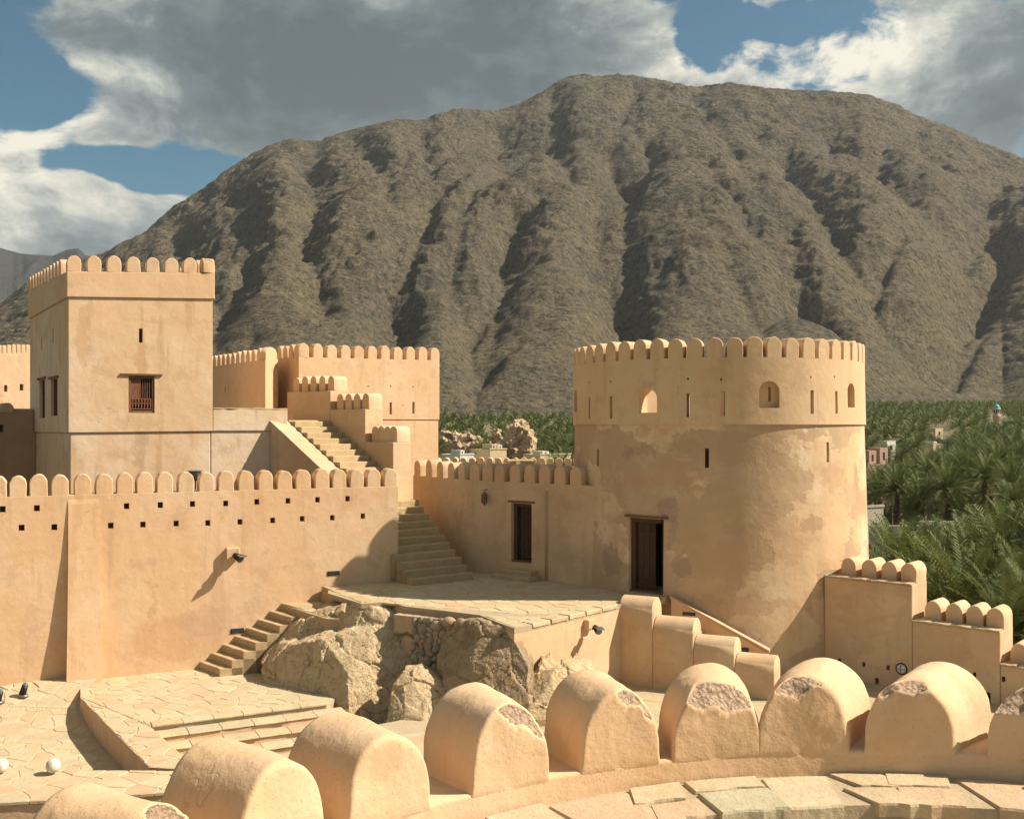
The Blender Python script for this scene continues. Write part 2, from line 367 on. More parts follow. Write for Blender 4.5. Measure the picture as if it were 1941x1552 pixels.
def leafmat(name, a, b_, c_):
    m, t, b = material(name); oi = t.new('ShaderNodeObjectInfo').outputs['Random']; ri = t.new('ShaderNodeNewGeometry').outputs['Random Per Island']
    at = t.new('ShaderNodeAttribute', attribute_name='age').outputs['Fac']
    c = t.mix(t.m('FRACT', t.m('ADD', oi, ri)), a, b_); c = t.mix(at, c, c_)
    c = t.mix(t.rng(oi, 0, 1, 0, .35), c, b_)
    t.put(b.inputs['Base Color'], c); b.inputs['Roughness'].default_value = .65; b.inputs['Specular IOR Level'].default_value = .1
    tr = t.new('ShaderNodeBsdfTranslucent'); t.put(tr.inputs[0], t.mix(.5, c, (.12, .17, .03)))
    mx = t.new('ShaderNodeMixShader'); mx.inputs[0].default_value = .22
    t.l.new(b.outputs[0], mx.inputs[1]); t.l.new(tr.outputs[0], mx.inputs[2]); t.l.new(mx.outputs[0], t.n['Material Output'].inputs[0])
    return m
M['leaf'] = leafmat('palm_leaf', (.058, .092, .034), (.125, .150, .054), (.34, .25, .12))
M['trunk'] = flat('palm_trunk_bark', (.13, .09, .055), .95, grain=(2, 2, 6))
M['bush'] = leafmat('shrub_leaf', (.05, .08, .03), (.08, .10, .04), (.12, .11, .05))

# ------------------------------------------------------------------ merlons
MER = {}
def merlon_mesh(w, h, T_, mat, seedv=0, bev=.02, n=14):
    key = (round(w, 3), round(h, 3), round(T_, 3), mat.name, seedv)
    if key in MER: return MER[key]
    rnd = random.Random(hash(key[:3]) % 1000 + seedv)
    r = w/2; rz = min(h*.62, r*1.12)
    prof = [(r, 0), (r*1.0, (h-rz)*.5)] + [(r*math.cos(a), h-rz+rz*math.sin(a)) for a in [math.pi*i/n for i in range(n+1)]] + [(-r, (h-rz)*.5), (-r, 0)]
    prof = [(x+rnd.uniform(-.006, .006), z if z == 0 else z+rnd.uniform(-.006, .006)) for x, z in prof]
    rows = []
    bv = min(bev, r*.3)
    for y, s_ in ((0.0, 1-bv/r), (bv*.3, 1-bv*.3/r), (bv, 1.), (T_-bv, 1.), (T_-bv*.3, 1-bv*.3/r), (T_, 1-bv/r)):
        rows.append([(x*s_, y, z*(1-(1-s_)*r/h)) for x, z in prof])
    k = len(prof); v = [p for row in rows for p in row]; f = []
    for j in range(len(rows)-1):
        for i in range(k-1):
            a = j*k+i; f.append((a, a+k, a+k+1, a+1))
    f.append(tuple(range(k))); f.append(tuple(range(len(v)-1, len(v)-k-1, -1)))
    me = bpy.data.meshes.new('merlon'); me.from_pydata(v, [], f); me.materials.append(mat)
    me.polygons.foreach_set('use_smooth', [len(p.vertices) == 4 for p in me.polygons]); me.update()
    MER[key] = me; return me
def merlons(parent, centres, u, w, h, T_, mat, setback=.0, zs=None):
    """centres: list of (x, y, z) points on the front wall line"""
    ang = math.atan2(u[1], u[0])
    for c in centres:
        me = merlon_mesh(w, h, T_, mat, random.randrange(4))
        q = off((c[0], c[1]), u, 0, setback)
        inst('merlon', me, parent, (q[0], q[1], c[2]), ang+random.uniform(-.02, .02), (random.uniform(.96, 1.03), 1, random.uniform(.95, 1.04)))
def row(parent, A, B, zA, zB, n, w, h, T_, mat, setback=.004, ends=True):
    u, L = unit(A, B); cs = []
    for i in range(n):
        t = (w/2 + (L-w)*i/(n-1))/L if ends else (i+.5)/n
        cs.append((A[0]+(B[0]-A[0])*t, A[1]+(B[1]-A[1])*t, zA+(zB-zA)*t))
    merlons(parent, cs, u, w, h, T_, mat, setback)

# ------------------------------------------------------------------ paving
def clip(poly, px_, py_, nx, ny):
    out = []; n = len(poly)
    for i in range(n):
        a, b = poly[i], poly[(i+1) % n]
        da = (a[0]-px_)*nx+(a[1]-py_)*ny; db = (b[0]-px_)*nx+(b[1]-py_)*ny
        if da <= 0: out.append(a)
        if da*db < 0: t = da/(da-db); out.append((a[0]+(b[0]-a[0])*t, a[1]+(b[1]-a[1])*t))
    return out
def voronoi(region, size, rnd, jitter=.42, stretch=1.25):
    if area2(region) < 0: region = region[::-1]
    xs = [p[0] for p in region]; ys = [p[1] for p in region]; pts = []
    nx = int((max(xs)-min(xs))/(size*stretch))+3; ny = int((max(ys)-min(ys))/size)+3
    for j in range(-1, ny):
        for i in range(-1, nx):
            pts.append((min(xs)+(i+.5*(j % 2)+rnd.uniform(-jitter, jitter))*size*stretch, min(ys)+(j+rnd.uniform(-jitter, jitter))*size))
    cells = []
    for p in pts:
        near = sorted((q for q in pts if q is not p and abs(q[0]-p[0]) < size*3.5 and abs(q[1]-p[1]) < size*3), key=lambda q: (q[0]-p[0])**2+(q[1]-p[1])**2)[:14]
        c = [(p[0]-size*2.2, p[1]-size*2.2), (p[0]+size*2.2, p[1]-size*2.2), (p[0]+size*2.2, p[1]+size*2.2), (p[0]-size*2.2, p[1]+size*2.2)]
        for q in near:
            c = clip(c, (p[0]+q[0])/2, (p[1]+q[1])/2, q[0]-p[0], q[1]-p[1])
            if len(c) < 3: break
        for i in range(len(region)):
            if len(c) < 3: break
            a, b = region[i], region[(i+1) % len(region)]
            c = clip(c, a[0], a[1], b[1]-a[1], -(b[0]-a[0]))
        if len(c) >= 3 and abs(area2(c))/2 > size*size*.12: cells.append(c)
    return cells
def pave(parent, region, size, zf, mat, joint=.011, seed=1, thick=.05, lim=300, name='flagstone'):
    rnd = random.Random(seed); cells = voronoi(region, size, rnd)
    cells.sort(key=lambda c: sum(p[1] for p in c)/len(c))
    extra_v, extra_f = [], []
    for idx, c in enumerate(cells):
        cx = sum(p[0] for p in c)/len(c); cy = sum(p[1] for p in c)/len(c)
        c2 = []
        for i in range(len(c)):       # drop very short edges, wobble the long ones
            a, b = c[i], c[(i+1) % len(c)]; L = math.hypot(b[0]-a[0], b[1]-a[1])
            if L < size*.09: continue
            c2.append(a)
            if L > size*.45: c2.append(((a[0]+b[0])/2+rnd.uniform(-.03, .03)*size*1.4, (a[1]+b[1])/2+rnd.uniform(-.03, .03)*size*1.4))
        if len(c2) < 3: continue
        def ins(p, d):
            L = math.hypot(p[0]-cx, p[1]-cy)+1e-6; k = max(.2, 1-d/L); return (cx+(p[0]-cx)*k, cy+(p[1]-cy)*k)
        dz = rnd.uniform(.0, .010); tx, ty = rnd.uniform(-.012, .012), rnd.uniform(-.012, .012); n = len(c2); v = []
        for d, zz in ((joint*.9, -thick), (joint, -.010), (joint+.012, 0.)):
            for p in c2:
                q = ins(p, d); v.append((q[0], q[1], zf(q[0], q[1])+dz+zz+(q[0]-cx)*tx+(q[1]-cy)*ty))
        f = [tuple(range(2*n, 3*n))]
        for r_ in (0, 1):
            f += [(r_*n+i, r_*n+(i+1) % n, (r_+1)*n+(i+1) % n, (r_+1)*n+i) for i in range(n)]
        if idx < lim:
            mesh(name, v, f, mat, parent)
        else:
            b = len(extra_v); extra_v += v; extra_f += [tuple(i+b for i in q) for q in f]
    if extra_v:
        o = mesh('flagstones_beyond', extra_v, extra_f, mat, parent); o['kind'] = 'stuff'
def rough_block(name, quad, z0, z1, mat, parent, seed=0, amp=.012, nseg=7):
    """stone tread: plan quad a,b (front edge) c,d (back edge), slightly chipped front"""
    rnd = random.Random(seed); a, b, c, d = quad; v = []; f = []
    for i in range(nseg+1):
        t = i/nseg
        fr = (a[0]+(b[0]-a[0])*t, a[1]+(b[1]-a[1])*t); bk = (d[0]+(c[0]-d[0])*t, d[1]+(c[1]-d[1])*t)
        L = math.hypot(bk[0]-fr[0], bk[1]-fr[1])+1e-6; ux, uy = (bk[0]-fr[0])/L, (bk[1]-fr[1])/L
        e = rnd.uniform(-amp, amp); g = rnd.uniform(-amp, amp)*.5
        v += [(fr[0]+ux*e*.5, fr[1]+uy*e*.5, z0), (fr[0]+ux*e, fr[1]+uy*e, z1-.02+g), (fr[0]+ux*(e+.018), fr[1]+uy*(e+.018), z1+g), (bk[0], bk[1], z1+g*.3), (bk[0], bk[1], z0)]
    for i in range(nseg):
        for k in range(4):
            f.append((i*5+k, (i+1)*5+k, (i+1)*5+k+1, i*5+k+1))
    f.append((0, 1, 2, 3, 4)); e_ = nseg*5; f.append((e_+4, e_+3, e_+2, e_+1, e_))
    return mesh(name, v, f, mat, parent)

def fract(v, oct=4, H=.8): return noise.fractal(v, H, 2.1, oct)
def rock_obj(name, hulls, mat, parent=None, voxel=.06, amp=.10, fine=.025, seed=0, back=1.2, zb=-7.6, freq=1.):
    """union of convex chunks -> voxel remesh -> displaced craggy surface"""
    bm = bmesh.new(); done = set()
    for h in hulls:
        vs_ = []
        for (px, py, Y) in h:
            p = P_(px, py, Y); vs_.append(bm.verts.new(p)); vs_.append(bm.verts.new((p.x*1.0, p.y+back, min(p.z, p.z-.05))))
            vs_.append(bm.verts.new((p.x, p.y+back*.6, zb)))
        r_ = bmesh.ops.convex_hull(bm, input=vs_)
        dl = [g for g in r_['geom_interior'] if isinstance(g, bmesh.types.BMVert)]
        bmesh.ops.delete(bm, geom=dl, context='VERTS')
        mine = set(v for v in bm.verts if v.is_valid) - done
        tmp = bmesh.new(); mp = {v: tmp.verts.new(v.co) for v in mine}
        bmesh.ops.convex_hull(tmp, input=tmp.verts); rk = random.Random(seed*31+len(done))
        size = (max(v.co.x for v in tmp.verts)-min(v.co.x for v in tmp.verts))
        for _ in range(16):        # knock corners off: flat fracture faces
            nn = Vector((rk.uniform(-1, 1), rk.uniform(-1.3, -.1), rk.uniform(-.15, 1))).normalized()
            sup = max(v.co.dot(nn) for v in tmp.verts); d_ = sup-rk.uniform(.02, .075)*size
            g = bmesh.ops.bisect_plane(tmp, geom=tmp.verts[:]+tmp.edges[:]+tmp.faces[:], plane_co=nn*d_, plane_no=nn, clear_outer=True)
            ed = [e for e in g['geom_cut'] if isinstance(e, bmesh.types.BMEdge)]
            if ed: bmesh.ops.holes_fill(tmp, edges=ed, sides=0)
        bmesh.ops.delete(bm, geom=list(mine), context='VERTS')
        mp = {v: bm.verts.new(v.co) for v in tmp.verts}
        for f_ in tmp.faces:
            try: bm.faces.new([mp[v] for v in f_.verts])
            except ValueError: pass
        tmp.free(); done |= set(bm.verts)
    me = bpy.data.meshes.new(name); bm.to_mesh(me); bm.free()
    o = bpy.data.objects.new(name, me); COL.objects.link(o)
    md = o.modifiers.new('r', 'REMESH'); md.mode = 'VOXEL'; md.voxel_size = voxel
    bpy.context.view_layer.update(); dg = bpy.context.evaluated_depsgraph_get()
    nm = bpy.data.meshes.new_from_object(o.evaluated_get(dg)); o.modifiers.clear(); bpy.data.objects.remove(o); bpy.data.meshes.remove(me)
    bm = bmesh.new(); bm.from_mesh(nm)
    bmesh.ops.smooth_vert(bm, verts=bm.verts, factor=.5, use_axis_x=True, use_axis_y=True, use_axis_z=True)
    bm.normal_update(); sv = Vector((seed*3.7, seed*1.3, seed*2.1)); nv = []
    for v in bm.verts:
        p = v.co*freq+sv
        w = Vector((p.x+p.z*.35, p.y, p.z*1.0))
        d = fract(w*.7, 3)*amp*.8
        wq = Vector((w.x*.8+w.z*.55, w.y*.8, w.z*.9-w.x*.5))+noise.noise_vector(w*1.4)*.22
        for fq, am in ((.9, 1.3), (2.3, .50), (6., .18)):
            ds, ps = noise.voronoi(wq*fq); d += (noise.cell(ps[0]*7.3)-.5)*amp*am
            e_ = ds[1]-ds[0]; d -= max(0., .07-e_)*amp*am*5
        d += fract(p*5, 3)*fine*.6
        nv.append(v.co+v.normal*d)
    for v, c in zip(bm.verts, nv): v.co = c
    bm.to_mesh(nm); bm.free(); nm.materials.clear(); nm.materials.append(mat)
    nm.polygons.foreach_set('use_smooth', [False]*len(nm.polygons))
    return inst(name, nm, parent)

# ================================================================== LARGE STRUCTURE
# ---- valley floor, with the fort hill
def lerp(pts, x):
    if x <= pts[0][0]: return pts[0][1]
    for (a, b), (c, d) in zip(pts, pts[1:]):
        if x <= c: return b+(d-b)*(x-a)/(c-a)
    return pts[-1][1]
VAL = [(0, -13), (60, -13), (120, -13.2), (200, -11.5), (300, -7), (400, -2.5), (500, 2), (620, 6), (900, 14), (4000, 30)]
def zval(x, y):
    r = math.hypot(x, y*1.0) if y < 0 else y+abs(x)*.02
    z = lerp(VAL, r)
    e = max(0, (x-9.5)/3.5, (y-46)/6 if x < 5 else (y-30)/4+(x-5)*.1, (-22-x)/6, (-8-y)/6)      # fort hill
    k = max(0., 1-e); k = k*k*(3-2*k)
    return z*(1-k)+(-7.25)*k
gx = sorted(set([-3000, -1800, -1000, -600, -350, -200, -120, -70, -40] + list(range(-30, 40, 2)) + [44, 50, 58, 70, 90, 120, 160, 220, 300, 420, 600, 1000, 1800, 3000]))
gy = sorted(set([-2000, -800, -300, -100, -40] + list(range(-20, 70, 2)) + list(range(70, 700, 15)) + [750, 850, 1000, 1500, 2500, 3500]))
gv = [(x, y, zval(x, y)+.25*noise.noise(Vector((x*.1, y*.1, 0)))) for y in gy for x in gx]; NX = len(gx)
gf = [(j*NX+i, j*NX+i+1, (j+1)*NX+i+1, (j+1)*NX+i) for j in range(len(gy)-1) for i in range(NX-1)]
def ground_mat():
    m, t, b = material('dry_earth'); p = pos(t)
    n = t.noise(p, .08, 6, .6); n2 = t.noise(p, .9, 6, .6)
    c = t.mix(t.rng(n, .4, .6), (.20, .155, .095), (.10, .11, .05)); c = t.mix(t.rng(n2, .4, .7, 0, .6), c, (.26, .20, .13))
    t.put(b.inputs['Base Color'], c); t.put(b.inputs['Normal'], t.bump(n2, .6, .2)); return m
o = mesh('ground', gv, gf, ground_mat(), smooth=True); o['kind'] = 'structure'

# ---- mountain: slope shaped from its skyline, then worn by running water on the grid
SKY = [(-700, 760), (-300, 690), (0, 575), (45, 540), (120, 505), (165, 487), (200, 478), (225, 462), (275, 440), (300, 415), (330, 390), (385, 357), (425, 325), (475, 293), (510, 275), (550, 263), (600, 268), (640, 253), (690, 240), (750, 226),
       (800, 228), (830, 215), (870, 206), (940, 210), (985, 196), (1030, 172), (1062, 152), (1100, 142), (1130, 145), (1170, 140), (1230, 147), (1270, 155), (1320, 165), (1380, 156), (1440, 165), (1500, 170), (1560, 172), (1640, 178), (1700, 198), (1740, 220), (1800, 240),
       (1860, 268), (1941, 300), (2100, 350), (2400, 470), (2900, 640)]
FOOT = [(-700, 520), (0, 500), (700, 490), (1100, 500), (1600, 560), (1750, 600), (1860, 650), (1900, 665), (2000, 640), (2300, 600)]
GUL = [[(1185, 265), (1195, 330), (1180, 420), (1195, 520), (1180, 640), (1165, 700)], [(1100, 300), (1120, 400), (1170, 520), (1185, 600)], [(1240, 200), (1230, 260), (1190, 330)], [(1180, 200), (1160, 260), (1185, 300)],
       [(1330, 190), (1400, 250), (1420, 320), (1500, 440), (1530, 520)], [(1480, 230), (1490, 260), (1560, 350), (1620, 460), (1700, 600), (1790, 690), (1850, 725)], [(1560, 200), (1640, 260), (1700, 330), (1780, 430), (1850, 520), (1810, 620), (1800, 680)],
       [(1740, 240), (1800, 330), (1860, 420), (1900, 500), (1850, 580)], [(1330, 280), (1420, 400), (1500, 500), (1570, 560)], [(940, 220), (960, 290), (880, 380), (860, 480), (890, 580), (900, 700)],
       [(800, 240), (830, 330), (800, 400), (770, 460), (760, 560), (780, 680)], [(690, 260), (740, 340), (745, 420), (740, 520), (730, 640)], [(560, 280), (600, 340), (570, 450), (620, 540)], [(1040, 190), (1070, 270), (1100, 310)],
       [(430, 340), (480, 420), (450, 520), (400, 600), (415, 680)], [(330, 400), (350, 470), (330, 540)], [(960, 400), (950, 500), (930, 620), (905, 740)], [(1380, 480), (1440, 600), (1480, 720)], [(1560, 540), (1640, 640), (1700, 740)]]
NC, NR = 760, 420
us = np.linspace(-.66, .72, NC); ts = np.linspace(-.06, 1.22, NR)
pxs = CX+us*F
Tsky = (HY-np.interp(pxs, *zip(*SKY)))/F; Yf = np.interp(pxs, *zip(*FOOT)); Yr = 1330+90*np.sin(us*7+1)+50*np.sin(us*17)
zf0 = np.interp(Yf, *zip(*VAL))-2; zr = Tsky*Yr
TT, UU = np.meshgrid(ts, us, indexing='ij')
Yg = Yf[None, :]+TT*(Yr-Yf)[None, :]; Xg = UU*Yg
sT = np.where(TT < 1, np.clip(TT, 0, 1)**.93*1.0, 1-(TT-1)*2.0)
Zg = zf0[None, :]+(zr-zf0)[None, :]*sT
Zg = np.where(TT < 0, zf0[None, :]+TT*60, Zg)
rs = np.random.RandomState(5)
def vnoise(x, y, seed):
    xi = np.floor(x).astype(int); yi = np.floor(y).astype(int); fx = x-xi; fy = y-yi; fx = fx*fx*(3-2*fx); fy = fy*fy*(3-2*fy)
    tb = np.random.RandomState(seed).rand(256, 256)
    g = lambda a, b: tb[a % 256, b % 256]
    return (g(xi, yi)*(1-fx)+g(xi+1, yi)*fx)*(1-fy)+(g(xi, yi+1)*(1-fx)+g(xi+1, yi+1)*fx)*fy-.5
hs = np.clip(TT*3, 0, 1)*np.clip((1.22-TT)*4, 0, 1)
for k, (s_, a_) in enumerate(((300, 40), (150, 19), (70, 11), (34, 8), (16, 5), (8, 3))):
    Zg += a_*vnoise(Xg/s_+40, Yg/s_+9, 20+k)*hs
spx = np.array([p[0] for p in SKY]); spy = np.array([p[1] for p in SKY])
def tfrac(px, py):
    ysk = np.interp(px, spx, spy); yf_ = np.interp(px, *zip(*FOOT)); yr = 1330
    A_ = (HY-py)/F; zr_ = (HY-ysk)/F*yr
    best = min(((abs((zr_*t**.93)/(yf_+t*(yr-yf_))-A_), t) for t in np.linspace(0, 1, 101)))
    return best[1]
rg_ = random.Random(77); SUB = []
for gl in GUL:
    for (a0, b0), (a1, b1) in zip(gl, gl[1:]):
        if rg_.random() < .85:
            t_ = rg_.random(); x_, y_ = a0+(a1-a0)*t_, b0+(b1-b0)*t_; sd_ = rg_.choice((-1, 1)); ln = rg_.uniform(35, 95)
            SUB.append([(x_+sd_*ln*.85, y_-ln*.9), (x_+sd_*ln*.35, y_-ln*.5), (x_, y_)])
for gi, gl in enumerate(GUL+SUB):
    pts = [((p-CX)/F, tfrac(p, q)) for p, q in gl]; D = np.full(TT.shape, 1e9); TL = np.zeros(TT.shape)
    for (u0, t0), (u1, t1) in zip(pts, pts[1:]):
        x0, y0, x1, y1 = u0*1000, t0*800, u1*1000, t1*800
        gx_, gy_ = UU*1000+8*vnoise(TT*18, UU*30, 3), TT*800
        L2 = (x1-x0)**2+(y1-y0)**2; s_ = np.clip(((gx_-x0)*(x1-x0)+(gy_-y0)*(y1-y0))/L2, 0, 1)
        D = np.minimum(D, np.hypot(gx_-x0-s_*(x1-x0), gy_-y0-s_*(y1-y0)))
    Zg -= (34 if gi in (0, 5, 6) else 13 if gi < len(GUL) else 9)*np.exp(-(D/(42 if gi in (0, 5, 6) else 24 if gi < len(GUL) else 14))**1.25)*np.clip((1.02-TT)*5, 0, 1)*np.clip(TT*5, 0, 1)
# stream-power erosion
dX = None
nb = [(-1, 0), (1, 0), (0, -1), (0, 1), (-1, -1), (-1, 1), (1, -1), (1, 1)]
idx = np.arange(NR*NC).reshape(NR, NC)
dist = {}
for dj, di in nb:
    a = (slice(max(0, -dj), NR-max(0, dj)), slice(max(0, -di), NC-max(0, di))); b = (slice(max(0, dj), NR-max(0, -dj)), slice(max(0, di), NC-max(0, -di)))
    dist[(dj, di)] = (a, b, np.hypot(Xg[b]-Xg[a], Yg[b]-Yg[a]))
cell = (Yg*(us[1]-us[0]))*((Yr-Yf)[None, :]*(ts[1]-ts[0]))
for it in range(8):
    best = np.zeros((NR, NC)); rec = idx.copy(); dd = np.ones((NR, NC))
    for kk, (a, b, d) in dist.items():
        s_ = (Zg[a]-Zg[b])/d; m_ = s_ > best[a]
        ba = best[a]; ba[m_] = s_[m_]; ra = rec[a]; ra[m_] = idx[b][m_]; da = dd[a]; da[m_] = d[m_]
    order = np.argsort(-Zg.ravel(), kind='stable').tolist(); rl = rec.ravel().tolist(); A = cell.ravel().tolist()
    for i in order:
        r_ = rl[i]
        if r_ != i: A[r_] += A[i]
    Fk = (np.sqrt(np.array(A))*.0040/dd.ravel()*2.2).tolist(); z = Zg.ravel().tolist()
    for i in reversed(order):
        r_ = rl[i]
        if r_ != i:
            f_ = Fk[i]; zz = (z[i]+f_*z[r_])/(1+f_)
            z[i] = zz
    Zg = np.array(z).reshape(NR, NC)
    if it % 5 == 4:      # a little slope creep and fresh roughness
        L_ = np.zeros_like(Zg); L_[1:-1, 1:-1] = (Zg[:-2, 1:-1]+Zg[2:, 1:-1]+Zg[1:-1, :-2]+Zg[1:-1, 2:])/4-Zg[1:-1, 1:-1]
        Zg = Zg+L_*.35+hs*1.4*vnoise(Xg/7, Yg/7, 60+it)
for _ in range(7):
    L_ = np.zeros_like(Zg); L_[1:-1, 1:-1] = (Zg[:-2, 1:-1]+Zg[2:, 1:-1]+Zg[1:-1, :-2]+Zg[1:-1, 2:])/4-Zg[1:-1, 1:-1]; Zg = Zg+L_*.7
dipx, dipy = Xg*.8+Zg*.9, Yg*.35+Zg*1.1
for k, (s_, a_) in enumerate(((40, 4.0), (20, 3.2), (10, 2.6), (6, 2.2), (4, 1.6))): Zg += a_*(vnoise(Xg/s_+4, Yg/s_, 80+k)+.8*vnoise(dipx/s_/1.7, dipy/s_*1.6, 90+k))*hs
crg = np.clip(vnoise(Xg/90, Zg/60, 98)*4+.6, 0, 1)
Zg += 3.0*(np.abs(vnoise(dipx/60, dipy/9, 97))*2-.5)*hs
Zg += crg*hs*(6.5*np.abs(vnoise(dipx/16, dipy/13, 101))+4.5*np.abs(vnoise(Xg/7, Zg/8, 102))+3*np.abs(vnoise(dipx/4.5, Zg/5, 103)))
cur = np.max(Zg/Yg, axis=0); k = Tsky/np.maximum(cur, .01); k = np.convolve(np.pad(k, 3, mode='edge'), np.ones(7)/7, 'valid')
Zg = np.where(Zg > 0, Zg*k[None, :], Zg)
def mountain_mat(name, a, b_, c_):
    m, t, b = material(name); p = pos(t); gn = t.new('ShaderNodeNewGeometry').outputs['Normal']
    n = t.noise(p, .010, 7, .65); n2 = t.noise(p, .05, 8, .7); n3 = t.noise(p, .28, 7, .72)
    strat = t.noise(scaled(t, p, (.006, .006, .06)), 1, 6, .65, .6)
    sz = t.new('ShaderNodeSeparateXYZ'); t.put(sz.inputs[0], p)
    low = t.m('ADD', t.noise(p, .0042, 6, .66), t.rng(sz.outputs[2], 0, 420, .10, -.12))
    c = t.mix(t.rng(n, .38, .62), a, b_); c = t.mix(t.rng(low, .46, .58, 0, .95), c, (b_[0]*1.35, b_[1]*1.32, b_[2]*1.2)); c = t.mix(t.rng(n2, .46, .64, 0, .7), c, c_)
    vr = t.voro(t.v('ADD', p, t.v('MULTIPLY', t.noise(p, .03, 4, .6, 0, 1), (30, 30, 30))), .11); c = t.mix(t.rng(vr, .25, .75, 0, .45), c, (c_[0]*1.25, c_[1]*1.2, c_[2]*1.1))
    c = t.mix(t.rng(strat, .48, .62, 0, .35), c, (a[0]*1.35, a[1]*1.28, a[2]*1.15))
    c = t.mix(t.rng(n3, .5, .38, 0, .75), c, (a[0]*.42, a[1]*.45, a[2]*.45)); c = t.mix(t.rng(n3, .54, .66, 0, .75), c, (c_[0]*1.6, c_[1]*1.45, c_[2]*1.25))
    t.put(b.inputs['Base Color'], c)
    h = t.m('ADD', t.m('ADD', t.m('MULTIPLY', n2, 14.), t.m('MULTIPLY', n3, 5.)), t.m('MULTIPLY', vr, 2.5))
    t.put(b.inputs['Normal'], t.bump(h, .9, 1.0)); b.inputs['Specular IOR Level'].default_value = .05
    return m
mm = mountain_mat('bare_mountain_rock', (.062, .068, .056), (.104, .092, .065), (.165, .138, .094))  # low rock albedo that also carries the soft cloud shadow
def grid_obj(name, Xa, Ya, Za, mat):
    nr, nc = Za.shape; co = np.stack([Xa, Ya, Za], -1).reshape(-1, 3).astype(np.float32)
    ii = np.arange(nr*nc).reshape(nr, nc); q = np.stack([ii[:-1, :-1], ii[:-1, 1:], ii[1:, 1:], ii[1:, :-1]], -1).reshape(-1, 4)
    me = bpy.data.meshes.new(name); me.vertices.add(len(co)); me.vertices.foreach_set('co', co.ravel()); me.loops.add(q.size); me.loops.foreach_set('vertex_index', q.ravel().astype(np.int32))
    me.polygons.add(len(q)); me.polygons.foreach_set('loop_start', np.arange(0, q.size, 4, dtype=np.int32)); me.update(); me.validate(); me.materials.append(mat)
    return inst(name, me)
o = grid_obj('mountain', Xg, Yg, Zg, mm); o['kind'] = 'structure'
# distant darker ridges behind on the left, on the summit and on the right
def ridge(name, pts, Y0, depth, mat, seed):
    u_ = np.linspace(pts[0][0], pts[-1][0], 260); tt = np.linspace(0, 1.4, 60)
    sk = (HY-np.interp(u_, *zip(*pts)))/F; UU_, T2 = np.meshgrid((u_-CX)/F, tt); Yq = Y0+T2*depth; Xq = UU_*Yq
    Zq = (sk*(Y0+depth))[None, :]*np.where(T2 < 1, T2, 2-T2)
    for k, (s_, a_) in enumerate(((260, 60), (120, 40), (60, 22), (30, 10))): Zq += a_*(.5-2*np.abs(vnoise(Xq/s_, Yq/s_*.6, seed+k)))*np.clip(T2*2, 0, 1)*np.clip((1-np.abs(T2-1)*.0), 0, 1)*.8
    cur = np.max(Zq/Yq, axis=0); Zq *= (sk/cur)[None, :]
    o = grid_obj(name, Xq, Yq, Zq, mat); o['kind'] = 'structure'
mr = mountain_mat('far_ridge_rock', (.035, .042, .045), (.045, .048, .047), (.055, .055, .05))
ridge('distant_ridge', [(-600, 520), (-200, 480), (0, 470), (40, 481), (100, 485), (125, 474), (148, 470), (162, 484), (230, 500), (420, 560)], 1900, 900, mr, 100)
ridge('summit_ridge', [(1000, 260), (1050, 158), (1078, 145), (1110, 140), (1140, 150), (1200, 240)], 1420, 180, mr, 120)

# ---- terrain slabs of the fort
ZT, ZC, ZS = -4.28, -6.15, -6.70             # terrace, courtyard, sunken court
LA, LB = (-11.76, 23.5), (-3.13, 27.6)       # face line of the long curtain wall
uL, _ = unit(LA, LB)
pA, pE, pD = (-9.78, 22.7), (-7.4, 20.5), (-4.1, 22.15)
pG, pF = (-6.54, 18.06), (-5.6, 17.9)
court = bpy.data.objects.new('courtyard', None); COL.objects.link(court); court.location = (-7, 23, ZC); court['kind'] = 'structure'
P1 = [pA, pE, pD, (-3.6, 24.0), (-4.2, 27.2), (-10.45, 24.25)]
P1c = [pA, pE, pD, (-3.9, 23.2), (-5.6, 26.6), (-10.45, 24.25)]
prism('paving_bed', P1, -7.6, ZC-.002, M['mortar'], court, bev=0)
P2 = [pA, pG, pF, pE]
prism('paving_bed', P2, -7.6, ZC-.004, M['plaster_pink'], court, bev=0)
flatz = lambda z: (lambda x, y: z)
pave(court, P1c, .36, flatz(ZC), M['flag'], seed=3, lim=230)
pave(court, P2, .34, flatz(ZC), M['flag'], seed=4, lim=60)
def zsunk(x, y):
    return lerp([(18, -6.72), (21.4, -6.68), (22.2, -6.58), (22.9, -6.36), (23.7, -6.06), (24.6, -6.0)], y-(x+10)*.1)
sunk = bpy.data.objects.new('sunken_court', None); COL.objects.link(sunk); sunk.location = (-11, 20, ZS); sunk['kind'] = 'structure'
sv, sf = [], []
for j in range(15):
    for i in range(10):
        y = 17.9+j*.48; x0, x1 = -15.0, lerp([(18.0, -6.4), (22.7, -9.72), (23.2, -9.9), (30, -10)], y); x = x0+(x1-x0)*i/9; sv.append((x, y, zsunk(x, y)-.004))
sf = [(j*10+i, j*10+i+1, (j+1)*10+i+1, (j+1)*10+i) for j in range(14) for i in range(9)]
mesh('paving_bed', sv, sf, M['mortar'], sunk)
pave(sunk, [(-13.6, 18.1), (-6.62, 18.15), (-9.84, 22.70), (-13.6, 22.70)], .36, zsunk, M['flag'], seed=5, lim=200)
pave(sunk, [(-13.6, 22.72), (-9.86, 22.72), (-10.3, 24.25), (-13.6, 22.9)], .36, zsunk, M['flag'], seed=15, lim=60)
land = bpy.data.objects.new('front_landing', None); COL.objects.link(land); land.location = (-8, 17.4, ZC); land['kind'] = 'structure'
prism('paving_bed', [(-14, 15.4), (-3.6, 17.3), (-3.6, 17.88), (-14, 18.04)], -7.6, ZC-.024, M['plaster_pink'], land, bev=.01)
